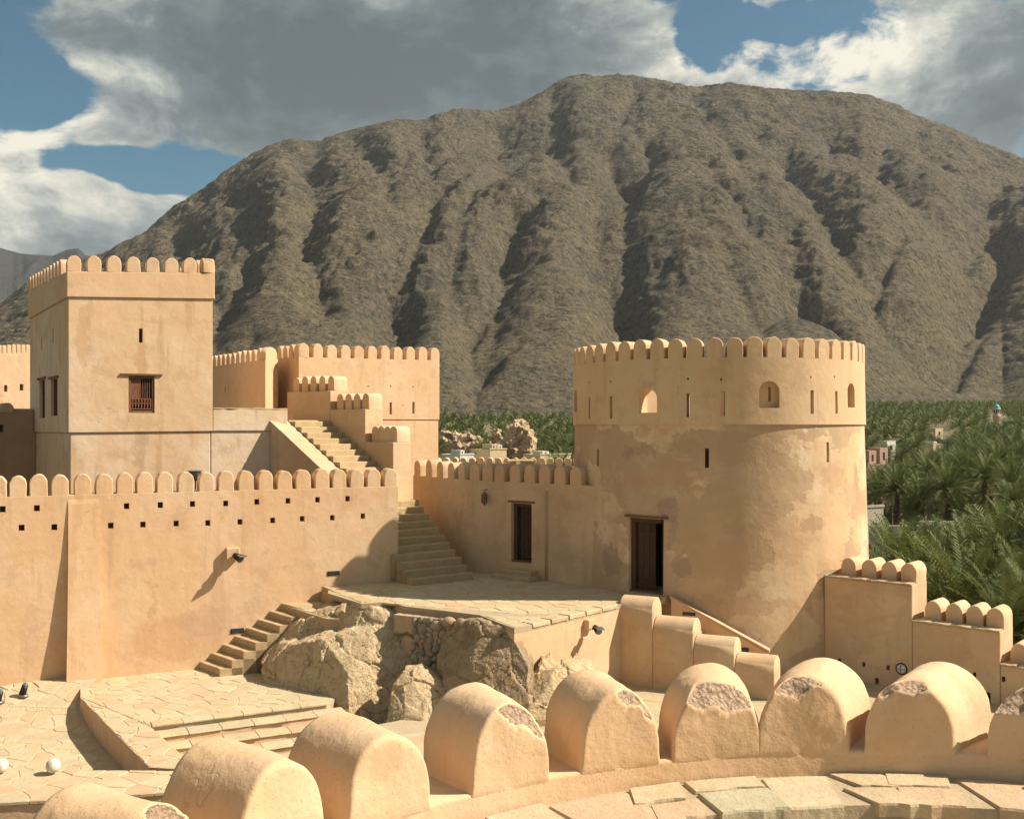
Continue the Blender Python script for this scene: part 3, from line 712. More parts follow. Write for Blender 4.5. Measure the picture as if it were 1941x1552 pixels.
pave(land, [(-12.5, 15.65), (-3.8, 17.22), (-3.8, 17.88), (-12.5, 18.02)], .42, flatz(ZC-.02), M['flag'], seed=6, lim=120)
yard = bpy.data.objects.new('lower_yard', None); COL.objects.link(yard); yard.location = (3, 18, ZC); yard['kind'] = 'structure'
prism('yard_surface', [(-3.2, 12), (14, 12), (14, 24.6), (2.9, 24.6), (-3.2, 20.4)], -7.6, ZC-.02, M['yard'], yard, bev=0)
pave(yard, [(1.0, 17.5), (9.5, 17.5), (6.2, 22.3), (2.6, 22.9)], .40, flatz(ZC-.02), M['flag'], seed=8, lim=150)
pave(yard, [(-3.1, 15.5), (.98, 15.5), (.98, 21.0), (-3.1, 19.8)], .42, flatz(ZC-.02), M['flag'], seed=18, lim=140)

# ---- terrace
TF = [(-2.9, 24.3), (-2.55, 23.75), (-1.6, 23.2), (-.73, 22.65), (-.25, 21.7), (.05, 21.2), (.42, 21.55), (1.5, 22.75), (2.55, 23.95)]
terr = bpy.data.objects.new('terrace', None); COL.objects.link(terr); terr.location = (0, 25, ZT); terr['kind'] = 'structure'
tpoly = [(-4.7, 25.6), (-3.62, 24.1)] + TF + [(3.6, 24.6), (6, 26), (4, 28), (1, 31), (-3.4, 31)] + [(-4.9, 26.9)]
prism('paving_bed', tpoly, ZT-.12, ZT-.003, M['mortar'], terr, bev=0)
pave(terr, [(-4.5, 25.5), (-3.5, 24.3), (-2.45, 23.85), (-.1, 22.55), (1.55, 22.9), (2.55, 24.05), (3.4, 24.9), (2.0, 27.0), (-1.1, 29.5), (-4.2, 28.0)], .40, flatz(ZT), M['flag'], seed=9, lim=230)
pave(terr, [(-.62, 22.5), (.05, 21.25), (.42, 21.6), (1.2, 22.45)], .36, flatz(ZT), M['flag'], seed=10, lim=40)
rw = thing('retaining_wall', 'pink plastered retaining wall below the paved terrace, beside the boulders', 'retaining wall', (1.5, 22.8, -7.5))
prism('wall', [(-4.0, 25.6), (-3.2, 24.6)] + TF + [(3.6, 24.7), (3.6, 27), (-4.0, 27)], -7.7, ZT-.125, M['plaster_pink'], rw, bev=.0)
for i in range(5):     # worn coping stones along the sunlit edge
    t0, t1 = i/5+.01, (i+1)/5-.01; A_, B_ = (.42, 21.55), (2.5, 23.9); u_, L_ = unit(A_, B_)
    q = [off(A_, u_, L_*t0, -.03), off(A_, u_, L_*t1, -.03), off(A_, u_, L_*t1, .30), off(A_, u_, L_*t0, .30)]
    rough_block('coping_stone', q, ZT-.07, ZT+.02, M['flag'], rw, 70+i, .015, 4)
# landing between the long stair and the terrace
lp = [(-6.0, 26.2), (-5.25, 25.2), (-4.5, 24.3), (-3.55, 24.2), (-4.35, 25.55), (-4.95, 26.8)]
prism('stair_landing', lp, -7.5, -4.68, M['step'], terr, bev=.01)
pave(terr, [(-5.95, 26.15), (-5.25, 25.25), (-4.5, 24.4), (-3.65, 24.3), (-4.45, 25.5), (-5.0, 26.65)], .38, flatz(-4.67), M['flag'], seed=11)
rough_block('kerb', [(-5.05, 26.55), (-3.65, 24.25), (-3.4, 24.5), (-4.8, 26.8)][:4], -4.7, ZT+.01, M['step'], terr, 5, .02, 9)

# ---- steps
def flight(name, label, base, u, w_, n, run, rise, z0, mat, extra_w=None, depth=None, seed=0, group=None, skirt=None):
    """u: plan direction of the front edge; steps climb along u turned left; base = left end of the lowest front edge"""
    t = thing(name, label, 'stairs', (base[0], base[1], z0), group)
    for i in range(n):
        a = off(base, u, 0, i*run); b = off(base, u, w_, i*run)
        b2 = off(base, u, w_, (i+1)*run+.06 if i < n-1 else (i+1)*run+.25); a2 = off(base, u, 0, (i+1)*run+.06 if i < n-1 else (i+1)*run+.25)
        rough_block('step', [a, b, b2, a2], z0+i*rise-(.6 if skirt is None else skirt)*min(i, 1)-.02, z0+(i+1)*rise, mat, t, seed+i, .014, 8)
    return t
# long stair against the curtain wall: front edges run outwards from the wall
u_st = (.68, -.733)
s1 = thing('long_staircase', 'narrow stone staircase climbing along the long curtain wall to the terrace', 'stairs', (-7.4, 24.8, ZC))
for i in range(8):
    w0 = on(377+i*22 if i else 377, LA, LB); w1 = (w0[0]+uL[0]*.55, w0[1]+uL[1]*.55)
    w0 = (LA[0]+(LB[0]-LA[0])*0, 0) if False else w0
    wd = 1.15
    a = off(w0, uL, 0, .02); c0 = (a[0]+u_st[0]*wd, a[1]+u_st[1]*wd)
    b = off(w1, uL, 0, .02); c1 = (b[0]+u_st[0]*wd, b[1]+u_st[1]*wd)
    rough_block('step', [a, c0, c1, b], ZC-.1+max(0, i-3)*.1875, ZC+(i+1)*.1875, M['step'], s1, 30+i, .012, 6)
pts = [on(377, LA, LB), on(553, LA, LB)]
# broad steps from the courtyard down toward the near landing
uD, LD = unit(pE, pD)
s2 = thing('courtyard_steps', 'broad shallow flagged steps dropping from the courtyard toward the near merlons', 'stairs', (-6, 21, -6.9))
for i in range(4):
    q0 = off(pE, uD, .04, -(i+1)*.42); q1 = off(pE, uD, LD+.35, -(i+1)*.42); r1 = off(pE, uD, LD+.35, -i*.42); r0 = off(pE, uD, .04, -i*.42)
    rough_block('step', [q0, q1, r1, r0], -7.6, ZC-(i+1)*.14, M['plaster_pink'], s2, 50+i, .012, 10)
    n_ = 6
    for k in range(n_):
        a0, a1 = .04+(LD+.3)*k/n_, .04+(LD+.3)*(k+1)/n_-.015
        j = random.uniform(-.015, .015)
        rough_block('tread_stone', [off(pE, uD, a0, -(i+1)*.42-.03+j), off(pE, uD, a1, -(i+1)*.42-.03+j), off(pE, uD, a1, -i*.42-.01), off(pE, uD, a0, -i*.42-.01)], ZC-(i+1)*.14+.002, ZC-(i+1)*.14+.035, M['flag'], s2, i*9+k, .012, 3)
for k in range(6):
    a0, a1 = .04+(LD)*k/6, .04+(LD)*(k+1)/6-.015
    rough_block('tread_stone', [off(pE, uD, a0, -.04), off(pE, uD, a1, -.04), off(pE, uD, a1, .25), off(pE, uD, a0, .25)], ZC-.02, ZC+.028, M['flag'], s2, 77+k, .015, 3)
# stair beside the end of the curtain wall
uB, _ = unit((-2.66, 26.7), (-1.08, 27.85))
s3 = flight('end_staircase', 'worn stone staircase rising between the curtain wall end and the shaded parapet', (-2.66, 26.7), uB, 1.95, 3, .29, .185, ZT, M['step'], seed=60)
for i in range(3, 11):
    ex = -.08 if i < 5 else -.5; a = off((-2.66, 26.7), uB, ex, i*.29); b = off((-2.66, 26.7), uB, 1.93, i*.29); b2 = off((-2.66, 26.7), uB, 1.93, (i+1)*.29+.05); a2 = off((-2.66, 26.7), uB, ex, (i+1)*.29+.05)
    rough_block('step', [a, b, b2, a2], ZT+(i-2)*.185-.1, ZT+(i+1)*.185*1.0, M['step'], s3, 70+i, .014, 8)

# ---- long curtain wall
wl = thing('curtain_wall', 'long sunlit curtain wall with two rows of square loopholes and a buttress', 'wall', (-7.5, 25.5, -7.5))
lt0 = (LA[0]-uL[0]*3.2, LA[1]-uL[1]*3.2)
zg = -1.675
holes = [(5, 965), (70, 963), (240, 959), (304, 957), (365, 955), (428, 954), (487, 951), (546, 949), (602, 947), (659, 945), (41, 1000), (103, 999), (210, 996), (271, 994), (334, 992), (394, 991), (455, 989), (517, 986), (573, 983), (630, 981), (688, 978)]
cs = []
for px, py in holes:
    q = on(px, LA, LB); cs.append(obox((q[0], q[1], Z_(py, q[1])), uL, .125, .42, .145))
prism('wall', [lt0, LB, off(LB, uL, 0, .62), off(lt0, uL, 0, .62)], -7.6, zg, M['plaster_long'], wl, bev=.008, cuts=cs)
cen = [-44, -5, 34, 73, 114, 157, 198, 237, 275, 313, 353, 392, 429, 467, 504, 540, 575, 611, 644, 677, 709, 741]
merlons(wl, [(*on(c, LA, LB), zg) for c in cen], uL, .385, .50, .42, M['plaster_long'], .004)
b0, b1 = on(131, LA, LB), on(188, LA, LB)
bv = []      # buttress: swells outwards to its foot
for z, d, e in ((-1.66, -.02, 0), (-1.9, .02, 0), (-3, .08, .0), (-4.6, .2, .02), (-6.3, .38, .05), (-7.4, .5, .06)):
    bv += [(*off(b0, uL, -e-.02, .05), z), (*off(b0, uL, -e-.02, -d), z), (*off(b1, uL, e, -d), z), (*off(b1, uL, e, .05), z)]
mesh('buttress', bv, [(i*4+k, i*4+k+1, i*4+k+5, i*4+k+4)[::-1] for i in range(5) for k in range(3)] + [(0, 1, 2, 3)], M['plaster_long'], wl)
def plate(px, py, wpx, hpx, A, B, label, cat='plate', tilt=0):
    q = on(px, A, B); u, _ = unit(A, B); k = q[1]/F
    t = thing('wall_plate', label, cat, (q[0], q[1], Z_(py, q[1])), 'small dark plates on the walls')
    Wd = wpx*k/max(.4, (u[0]-(px-CX)/F*u[1])); c = (*off(q, u, 0, -.02), Z_(py, q[1]))
    box('frame', c, u, Wd, .03, hpx*k, M['black'], t, .003); box('panel', (*off(q, u, 0, -.026), c[2]), u, Wd*.86, .01, hpx*k*.72, M['plate'], t, .001)
    return t
plate(450, 1195, 25, 9, LA, LB, 'small dark oblong plate on the curtain wall beside the lower stair')
plate(632, 1086, 23, 8, LA, LB, 'small dark oblong plate on the curtain wall above the stair landing')
def spot(px, py, A, B, label, s=1., turn=.6):
    q = on(px, A, B); u, _ = unit(A, B); z = Z_(py, q[1])
    t = thing('wall_spotlight', label, 'spotlight', (q[0], q[1], z), 'wall spotlights')
    box('plaster_bracket', (*off(q, u, 0, -.16), z), u, .34*s, .165, .30*s, M['plaster_long'], t, .02)
    bm = bmesh.new()
    nrm = Vector((u[1], -u[0], 0)); ax = (nrm+Vector((u[0], u[1], 0))*turn+Vector((0, 0, -.35))).normalized()
    rot = ax.to_track_quat('Z', 'Y').to_matrix().to_4x4()
    c = Vector((*off(q, u, .02, -.20), z-.03))
    bmesh.ops.create_cone(bm, cap_ends=True, segments=20, radius1=.07*s, radius2=.11*s, depth=.26*s, matrix=Matrix.Translation(c+ax*.13)@rot)
    o = bm_obj('lamp_body', bm, M['black'], t, True); bevel_me(o.data, .004, 1, 60)
    bm = bmesh.new(); bmesh.ops.create_cone(bm, cap_ends=True, segments=20, radius1=.092*s, radius2=.092*s, depth=.01, matrix=Matrix.Translation(c+ax*.264)@rot)
    bm_obj('lens', bm, M['lens'], t)
    bm = bmesh.new(); bmesh.ops.create_cube(bm, size=1, matrix=Matrix.Translation(c+ax*.30+Vector((0, 0, .09)))@rot@Matrix.Diagonal((.22*s, .02, .14, 1)))
    bm_obj('visor', bm, M['steel'], t)
    bm = bmesh.new(); bmesh.ops.create_cube(bm, size=1, matrix=Matrix.Translation(c+ax*.1)@rot@Matrix.Diagonal((.25*s, .03, .05, 1)))
    bm_obj('yoke', bm, M['black'], t)
spot(440, 1048, LA, LB, 'black spotlight on a plaster bracket halfway up the curtain wall')
spot(1112, 1182, (.42, 21.55), (2.5, 23.9), 'black box spotlight under the terrace edge above the boulders', .8, -.5)

# ---- square tower
tc0, tc1 = (-12.17, 27.5), (-8.75, 29.3); uT, LT = unit(tc0, tc1)
tcl = (-15.87, 33.0); uS, LS = unit(tcl, tc0)      # side face, running back corner -> front corner
tcr = (tc1[0]+tcl[0]-tc0[0], tc1[1]+tcl[1]-tc0[1])
tw = thing('square_tower', 'tall square tower with rounded merlons and a barred wooden window', 'tower', (-12, 30, -7.5))
def grow(poly, d):
    cx = sum(p[0] for p in poly)/len(poly); cy = sum(p[1] for p in poly)/len(poly); out = []
    for i in range(len(poly)):
        a, b, c = poly[i-1], poly[i], poly[(i+1) % len(poly)]
        u1, _ = unit(a, b); u2, _ = unit(b, c); n1_ = (u1[1], -u1[0]); n2_ = (u2[1], -u2[0]); s_ = 1+n1_[0]*n2_[0]+n1_[1]*n2_[1]
        out.append((b[0]+(n1_[0]+n2_[0])*d/s_, b[1]+(n1_[1]+n2_[1])*d/s_))
    return out
tp = [tc0, tc1, tcr, tcl]
def fz(py0, py1): return [Z_(py0, tc0[1]), Z_(py1, tc1[1])]
zs1 = [*fz(563.5, 567), 3.62, 3.50]; zs2 = [*fz(515, 518), 4.42, 4.42]; zl = [*fz(820, 817), -.12, -.22]
def fcut(px, py, A, B, w, h, d, dz=0):
    q = on(px, A, B); u, _ = unit(A, B); return obox((q[0], q[1], Z_(py, q[1])), u, w, d, h)
cutl = [fcut(268.5, 747.5, tc0, tc1, .70, 1.05, .35), fcut(267, 636, tc0, tc1, .10, .40, .5),
        fcut(80, 756, tcl, tc0, 1.0, 1.18, .45), fcut(102.5, 753, tcl, tc0, 1.1, 1.08, .45), fcut(79, 651, tcl, tc0, .16, .42, .4), fcut(100.5, 637, tcl, tc0, .16, .42, .4)]
prism('base_wall', grow(tp, -.045), -7.6, zl, M['plaster_tower'], tw, bev=.03)
prism('wall', tp, zl, zs1, M['plaster_tower'], tw, bev=.012, cuts=cutl)
prism('parapet_band', grow(tp, .05), zs1, zs2, M['plaster'], tw, bev=.02)
gp = grow(tp, .05)
row(tw, gp[0], gp[1], zs2[0], zs2[1], 8, .37, .44, .34, M['plaster'])
uu, _l = unit(gp[3], gp[0])
cs_ = [(gp[3][0]+(gp[0][0]-gp[3][0])*t, gp[3][1]+(gp[0][1]-gp[3][1])*t, zs2[3]+(zs2[0]-zs2[3])*t) for t in [(.19+i*.54)/_l for i in range(12)] if t*_l < _l-.62]
merlons(tw, cs_, uu, .37, .44, .34, M['plaster'], .004)
row(tw, gp[1], gp[2], zs2[1], zs2[2], 12, .37, .44, .34, M['plaster'])
# window in the front face
def lintel(px, py, wpx, A, B, parent, mat=None, th=.055, prot=.05):
    q = on(px, A, B); u, _ = unit(A, B); k = q[1]/F; Wd = wpx*k/max(.35, (u[0]-(px-CX)/F*u[1]))
    return box('lintel', (*off(q, u, 0, -prot), Z_(py, q[1])), u, Wd, .12+prot, th, mat or M['wood_grey'], parent, .006)
q = on(268.5, tc0, tc1); zc = Z_(747.5, q[1])
lintel(268, 710, 80, tc0, tc1, tw)
wf = box('window', (*off(q, uT, 0, .10), zc), uT, .70, .03, 1.05, M['dark'], tw, 0)
wf2 = []
for dx, dz, w_, h_ in ((-.315, 0, .07, 1.05), (.315, 0, .07, 1.05), (0, .49, .56, .07), (0, -.49, .56, .07)):
    box('frame', (*off(q, uT, dx, .03), zc+dz), uT, w_, .06, h_, M['wood_red'], wf, .004)
for i in range(3):
    box('shutter_board', (*off(q, uT, -.235+i*.085, .07), zc+.16), uT, .08, .02, .58, M['wood_red'], wf, .003)
for i in range(5):
    box('bar', (*off(q, uT, -.02+i*.06, .06), zc+.16), uT, .016, .016, .60, M['wood_red'], wf, 0)
for dz, h_ in ((-.13, .03), (-.25, .028), (-.41, .03)):
    box('rail', (*off(q, uT, 0, .04), zc+dz), uT, .56, .035, h_, M['wood_red'], wf, .003)
for i in range(7):
    bm = bmesh.new()
    prof = [(-.235, .016), (-.22, .02), (-.19, .012), (-.13, .026), (-.07, .014), (-.03, .022), (-.015, .016)]
    rings = []
    c = off(q, uT, -.24+i*.08, .055)
    for z, r_ in prof: rings.append([bm.verts.new((c[0]+r_*math.cos(a*math.pi/4), c[1]+r_*math.sin(a*math.pi/4), zc-.18+z)) for a in range(8)])
    for r0, r1 in zip(rings, rings[1:]):
        for a in range(8): bm.faces.new((r0[a], r0[(a+1) % 8], r1[(a+1) % 8], r1[a]))
    bm_obj('baluster', bm, M['wood_red'], wf, True)
    bm = bmesh.new(); bmesh.ops.create_uvsphere(bm, u_segments=8, v_segments=6, radius=.032, matrix=Matrix.Translation((c[0], c[1], zc-.19)))
    bm_obj('rosette', bm, M['wood_red'], wf, True)
for px, py, w_, h_, lw in ((80, 756, 1.0, 1.18, 1.35), (102.5, 753, 1.1, 1.08, 1.5)):
    q2 = on(px, tcl, tc0); z2 = Z_(py, q2[1])
    wn = box('window', (*off(q2, uS, 0, .2), z2), uS, w_, .03, h_, M['dark'], tw, 0)
    for dx in (-w_/2+.035, w_/2-.035): box('frame', (*off(q2, uS, dx, .08), z2), uS, .06, .08, h_, M['wood_red'], wn, .004)
    for i in range(6): box('bar', (*off(q2, uS, -.35+i*.14, .12), z2), uS, .02, .02, h_, M['wood_red'], wn, 0)
    box('lintel', (*off(q2, uS, 0, -.05), z2+h_/2+.04), uS, lw, .15, .07, M['wood_grey'], tw, .006)
# lower block that carries the stair landing, same plane as the tower
k1 = on(545, tc0, tc1); kz = Z_(776, k1[1])
ks = off(tc1, uT, .003, 0)
lb = thing('landing_block', 'low plastered block joining the square tower to the upper staircase', 'wall', (-7.8, 30, -7.5))
prism('wall', [ks, k1, off(k1, uT, 0, 1.0), off(ks, uT, 0, 1.0)], [Z_(817, tc1[1])]*2+[Z_(817, tc1[1])]*2, kz, M['plaster_tower'], lb, bev=.02)
kk = grow([ks, k1, off(k1, uT, 0, 1.0), off(ks, uT, 0, 1.0)], -.045); kk[0] = off(kk[0], uT, -.09, 0)
prism('base_wall', kk, -7.6, Z_(817, tc1[1]), M['plaster_tower'], lb, bev=.02)
rough_block('coping', [off(ks, uT, .02, -.01), off(k1, uT, 0, -.01), off(k1, uT, 0, .5), off(ks, uT, .02, .5)], kz-.0, kz+.035, M['step'], lb, 3, .02, 14)

# ---- upper staircase: stringer wall, treads, stepped parapet
uc = (.787, -.617)       # downhill direction in plan
pc = (.617, .787)        # across, to the right
st0 = on(512, tc0, tc1)
ug = thing('upper_staircase', 'upper stone staircase with a sloping plastered side wall beside the square tower', 'stairs', (-6, 29.5, -4))
zt0 = Z_(800, st0[1])
L1 = 2.9; dr = .60
def cq(a, b): return (st0[0]+uc[0]*a+pc[0]*b, st0[1]+uc[1]*a+pc[1]*b)
poly = [cq(-.0, 0), cq(L1, 0), cq(L1, .62), cq(-.0, .62)]
prism('side_wall', poly, -7.5, [zt0, zt0-L1*dr, zt0-L1*dr, zt0], M['plaster_wall2'], ug, bev=.02)
for i in range(6):
    a0, a1 = i*L1/6, (i+1)*L1/6-.012
    v = []
    for a, b in ((a0, -.02), (a1, -.02), (a1, .64), (a0, .64)):
        q_ = cq(a, b); v.append((q_[0], q_[1], zt0-a*dr+.004))
    v += [(x, y, z+.045+random.uniform(0, .008)) for x, y, z in v]
    o = mesh('coping_slab', v, [(0, 1, 5, 4), (1, 2, 6, 5), (2, 3, 7, 6), (3, 0, 4, 7), (4, 5, 6, 7), (3, 2, 1, 0)], M['flag'], ug); bevel_me(o.data, .012, 1)
for i in range(10):
    a1 = .05+i*.285
    rough_block('step', [cq(a1+.30, .66), cq(a1+.30, 2.12), cq(a1-.02, 2.12), cq(a1-.02, .66)], zt0-(i+1.6)*.172-.5, zt0+.03-i*.172, M['step'], ug, 90+i, .016, 7)
rough_block('step', [cq(.06, .66), cq(.06, 2.12), cq(-1.6, 2.12), cq(-1.6, .66)], zt0-1, zt0+.06, M['step'], ug, 89, .016, 7)
sp_ = thing('stepped_parapet', 'shaded parapet stepping down beside the upper staircase with small merlons on each step', 'wall', (-5, 31, -4))
ul = uc
q0 = cq(0, 2.13)
def Lp(t, b=0): return (q0[0]+uc[0]*t+pc[0]*b, q0[1]+uc[1]*t+pc[1]*b)
def tl(px):
    k = (px-CX)/F; return (k*q0[1]-q0[0])/(uc[0]-k*uc[1])
seg = [(544, 626, 742, [585, 602, 619], 5), (626, 692, 776, [], 4), (692, 745, 838, [], 4)]
TH = .76
prev = None
for (xa, xb, yl, _, nm) in seg:
    ta, tb = tl(xa), tl(xb)
    zz = Z_(yl, Lp((ta+tb)/2)[1])
    tb2 = tb
    prism('wall', [Lp(ta+.002), Lp(tb2), Lp(tb2, TH), Lp(ta+.002, TH)], -4.2 if xb < 740 else -7.5, zz, M['plaster_wall2'], sp_, bev=.025)
    row_n = nm; w_ = .30
    a_, b_ = Lp(ta+.12, .16), Lp(tb2, .16)
    row(sp_, a_, b_, zz, zz, nm, w_, .50, TH-.17, M['plaster'], 0)
# ---- upper battlement block (right of stair)
eA, eB = (X_(567, 35), 35.0), (X_(831, 38.5), 38.5); uE, LE = unit(eA, eB)
eL = (X_(527, 36.6), 36.6)
ep = [eA, eB, off(eB, uE, 0, 2.2), (eL[0]+.6, eL[1]+3.2), eL]
ze = [Z_(677, 35), Z_(683, 38.5), Z_(683, 38.5), 2.5, Z_(680, 36.6)]
kp = thing('upper_keep', 'high sunlit block with a row of merlons above the stepped parapet', 'building', (-5, 37, -7.5))
zel = Z_(795, 37)
cE = [fcut(740, 774, eA, eB, .10, .44, .5), fcut(783, 773, eA, eB, .10, .44, .5), fcut(697, 732, eA, eB, .05, .05, .3), fcut(740, 732, eA, eB, .05, .05, .3), fcut(782, 733, eA, eB, .05, .05, .3), fcut(763, 768, eA, eB, .04, .04, .3)]
prism('wall', grow(ep, .03), zel, ze, M['plaster'], kp, bev=.008, cuts=cE)
prism('base_wall', grow(ep, .0), -7.6, zel-.0, M['plaster'], kp, bev=.02)
ge = grow(ep, .03)
row(kp, ge[0], ge[1], ze[0], ze[1], 11, .40, .48, .38, M['plaster'])
row(kp, ge[4], ge[0], ze[4], ze[0], 4, .36, .46, .36, M['plaster'], ends=True)
# ---- receding battlement between the square tower and the keep
rA, rB = (X_(395, 40.3), 40.3), (X_(503, 34.5), 34.5); rC = (X_(527, 35.3), 35.3)
uR_, LR = unit(rA, rB)
rb = thing('receding_battlement', 'shaded receding battlement wall between the square tower and the high keep', 'wall', (-10, 37, -7.5))
zr1 = [Z_(695, 40.3), Z_(681, 34.5), Z_(681, 35.3), Z_(695, 40.3)]
q = on(427, rA, rB)
prism('wall', [rA, rB, rC, (rA[0]+.5, rA[1]+.9)], -7.6, zr1, M['plaster'], rb, bev=.02, cuts=[arch_cut((q[0], q[1], Z_(743, q[1])), uR_, .12, .26, .4)])
row(rb, rA, (rB[0]-uR_[0]*.55, rB[1]-uR_[1]*.55), zr1[0], zr1[1], 11, .38, .42, .45, M['plaster'])
uq, Lq = unit(rB, rC); merlons(rb, [(*off(rB, uq, Lq*.5, 0), zr1[1])], uq, Lq*.92, .44, .22, M['plaster'], .004)
# ---- far left battlements
fA, fB = (X_(-120, 38.5), 38.5), (X_(75, 41), 41.0); uF, _ = unit(fA, fB)
fl = thing('far_battlement', 'far battlement wall at the left edge with pale merlons and two small windows', 'wall', (-20, 40, -7.5))
zf_ = [Z_(672, 38.5), Z_(668, 41)]
prism('wall', [fA, fB, off(fB, uF, 0, .5), off(fA, uF, 0, .5)], -7.6, [zf_[0], zf_[1], zf_[1], zf_[0]], M['plaster'], fl, bev=.02, cuts=[fcut(11, 736, fA, fB, .12, .26, .4), fcut(41, 734, fA, fB, .14, .26, .4)])
row(fl, fA, fB, zf_[0], zf_[1], 21, .165, .34, .45, M['plaster'])
gA, gB = (X_(-100, 30.5), 30.5), (X_(64, 32.2), 32.2); uG, _ = unit(gA, gB)
fn = thing('lower_left_wall', 'brown shaded wall with one rounded merlon between the square tower and the left edge', 'wall', (-16, 31, -7.5))
zg_ = Z_(774, 31.5)
prism('wall', [gA, gB, off(gB, uG, 0, .5), off(gA, uG, 0, .5)], -7.6, zg_, plaster('deep_brown_plaster', a=(.36, .24, .155), pale_amt=.2, patch=.3), fn, bev=.02, cuts=[fcut(0, 812, gA, gB, .22, .24, .4)])  # plaster in a deeper brown than the other walls
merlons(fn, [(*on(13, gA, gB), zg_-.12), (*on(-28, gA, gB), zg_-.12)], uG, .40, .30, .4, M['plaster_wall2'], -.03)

# ---- round tower
RC = Vector((5.77, 28.42, 0)); RR = 4.0
rt = thing('round_tower', 'big round tower with patched plaster, arched openings and an open wooden door', 'tower', (RC.x, RC.y, -7.5))
def ring_pt(px, r, c=None):
    """plan point where photo column px meets the near side of the drum"""
    c = c or RC; k = (px-CX)/F; a = 1+k*k; b = -2*(k*c.x+c.y); d = c.x**2+c.y**2-r*r
    y = (-b-math.sqrt(max(0, b*b-4*a*d)))/(2*a); return (k*y, y)
def drum(name, prof, inner=None, seg=112, mat=None, parent=None, cuts=None, smooth=True):
    """prof: list of (z, r, cx shift)"""
    v, f = [], []
    for z, r, s_ in prof:
        for i in range(seg):
            a = 2*math.pi*i/seg; w = 1+.0035*noise.noise(Vector((math.cos(a)*2, math.sin(a)*2, z*.8))); v.append((RC.x+s_+r*w*math.cos(a), RC.y+r*w*math.sin(a), z))
    for j in range(len(prof)-1):
        for i in range(seg): f.append((j*seg+i, j*seg+(i+1) % seg, (j+1)*seg+(i+1) % seg, (j+1)*seg+i))
    if inner is None: f.append(tuple(reversed(range(seg)))); f.append(tuple(range((len(prof)-1)*seg, len(prof)*seg)))
    else:
        n0 = len(v)
        for z, r, s_ in inner:
            for i in range(seg): a = 2*math.pi*i/seg; v.append((RC.x+s_+r*math.cos(a), RC.y+r*math.sin(a), z))
        for j in range(len(inner)-1):
            for i in range(seg): f.append((n0+j*seg+(i+1) % seg, n0+j*seg+i, n0+(j+1)*seg+i, n0+(j+1)*seg+(i+1) % seg))
        t0 = (len(prof)-1)*seg; t1 = n0+(len(inner)-1)*seg
        for i in range(seg):
            f.append((t0+i, t0+(i+1) % seg, t1+(i+1) % seg, t1+i)); f.append(((i+1) % seg, i, n0+i, n0+(i+1) % seg))
    o = mesh(name, v, f, mat, parent)
    if cuts: cut(o, cuts)
    if smooth:
        me = o.data; me.polygons.foreach_set('use_smooth', [abs(p.normal.z) < .5 and p.area > .0001 for p in me.polygons])
        o.data.set_sharp_from_angle(angle=R(30))
    return o
def radial(px, py, r, w, h, d, arch=False, d0=.25):
    q = ring_pt(px, r); n = Vector((q[0]-RC.x, q[1]-RC.y)).normalized(); u = (-n.y, n.x)
    if (u[0]*1.0) < 0 and False: u = (-u[0], -u[1])
    # behind must point to the centre: obox uses u turned left = (-uy, ux) = -n
    z = Z_(py, q[1])
    return arch_cut((q[0], q[1], z), u, w, h, d, d0) if arch else obox((q[0], q[1], z), u, w, d, h, d0)
lowc = []
for px, y0, y1 in ((1133, 850, 885), (1340, 850, 886), (1569, 838, 876)): lowc.append(radial(px, (y0+y1)/2, 4.0, .095, (y1-y0)/F*25, .45))
dq = ring_pt(1223, 4.06); dn = Vector((dq[0]-RC.x, dq[1]-RC.y)).normalized(); du = (-dn.y, dn.x)
dz0, dz1 = ZT+.06, Z_(983, dq[1])
DW = .98
lowc.append(obox((dq[0], dq[1], (dz0+dz1)/2), du, DW, 2.0, dz1-dz0, .5))
drum('lower_drum', [(-7.6, 4.20, .03), (-6, 4.14, .03), (-4.28, 4.08, .03), (-2, 4.03, .02), (.02, 3.985, .0)], None, 120, M['plaster_round'], rt, lowc)
upc = [radial(1228, 782, 4.03, .50, .60, .7, True), radial(1459, 773, 4.03, .52, .66, .20, True), radial(1615, 772, 4.03, .42, .62, .2, True), radial(1090.5, 780, 4.03, .45, .6, .2, True)]
for px, y0, y1 in ((1117, 751, 795), (1158, 750, 794), (1305, 745, 790), (1370, 742, 788), (1540, 740, 784), (1586, 741, 784)): upc.append(radial(px, (y0+y1)/2, 4.03, .10, (y1-y0)/F*25, .7))
upc2 = [radial(1461, 747, 3.9, .08, .36, .7)]
for px, py in ((1116, 725), (1157, 723), (1304, 718), (1367, 719), (1538, 715), (1583, 714)): upc.append(radial(px, py, 4.03, .045, .045, .3))
for a in range(8):   # openings round the far side as well
    an = R(20+a*20); c = (RC.x+4.03*math.cos(an), RC.y+4.03*math.sin(an), .75); upc.append(obox(c, (-math.sin(an), math.cos(an)), .10, .7, .55, .3))
ZR = 1.66
drum('upper_drum', [(.02, 4.03, 0), (.9, 4.02, -.01), (ZR, 4.015, -.02)], [(.02, 3.6, 0), (ZR, 3.6, -.02)], 120, M['plaster_drum'], rt, upc)
cut(rt.children[-1] if rt.children[-1].name.startswith('upper_drum') else [c_ for c_ in rt.children if c_.name.startswith('upper_drum')][0], upc2)
prism('roof', [(RC.x+3.62*math.cos(a*math.pi/24), RC.y+3.62*math.sin(a*math.pi/24)) for a in range(48)], -.2, .06, M['mortar'], rt, bev=0)
NM = 52
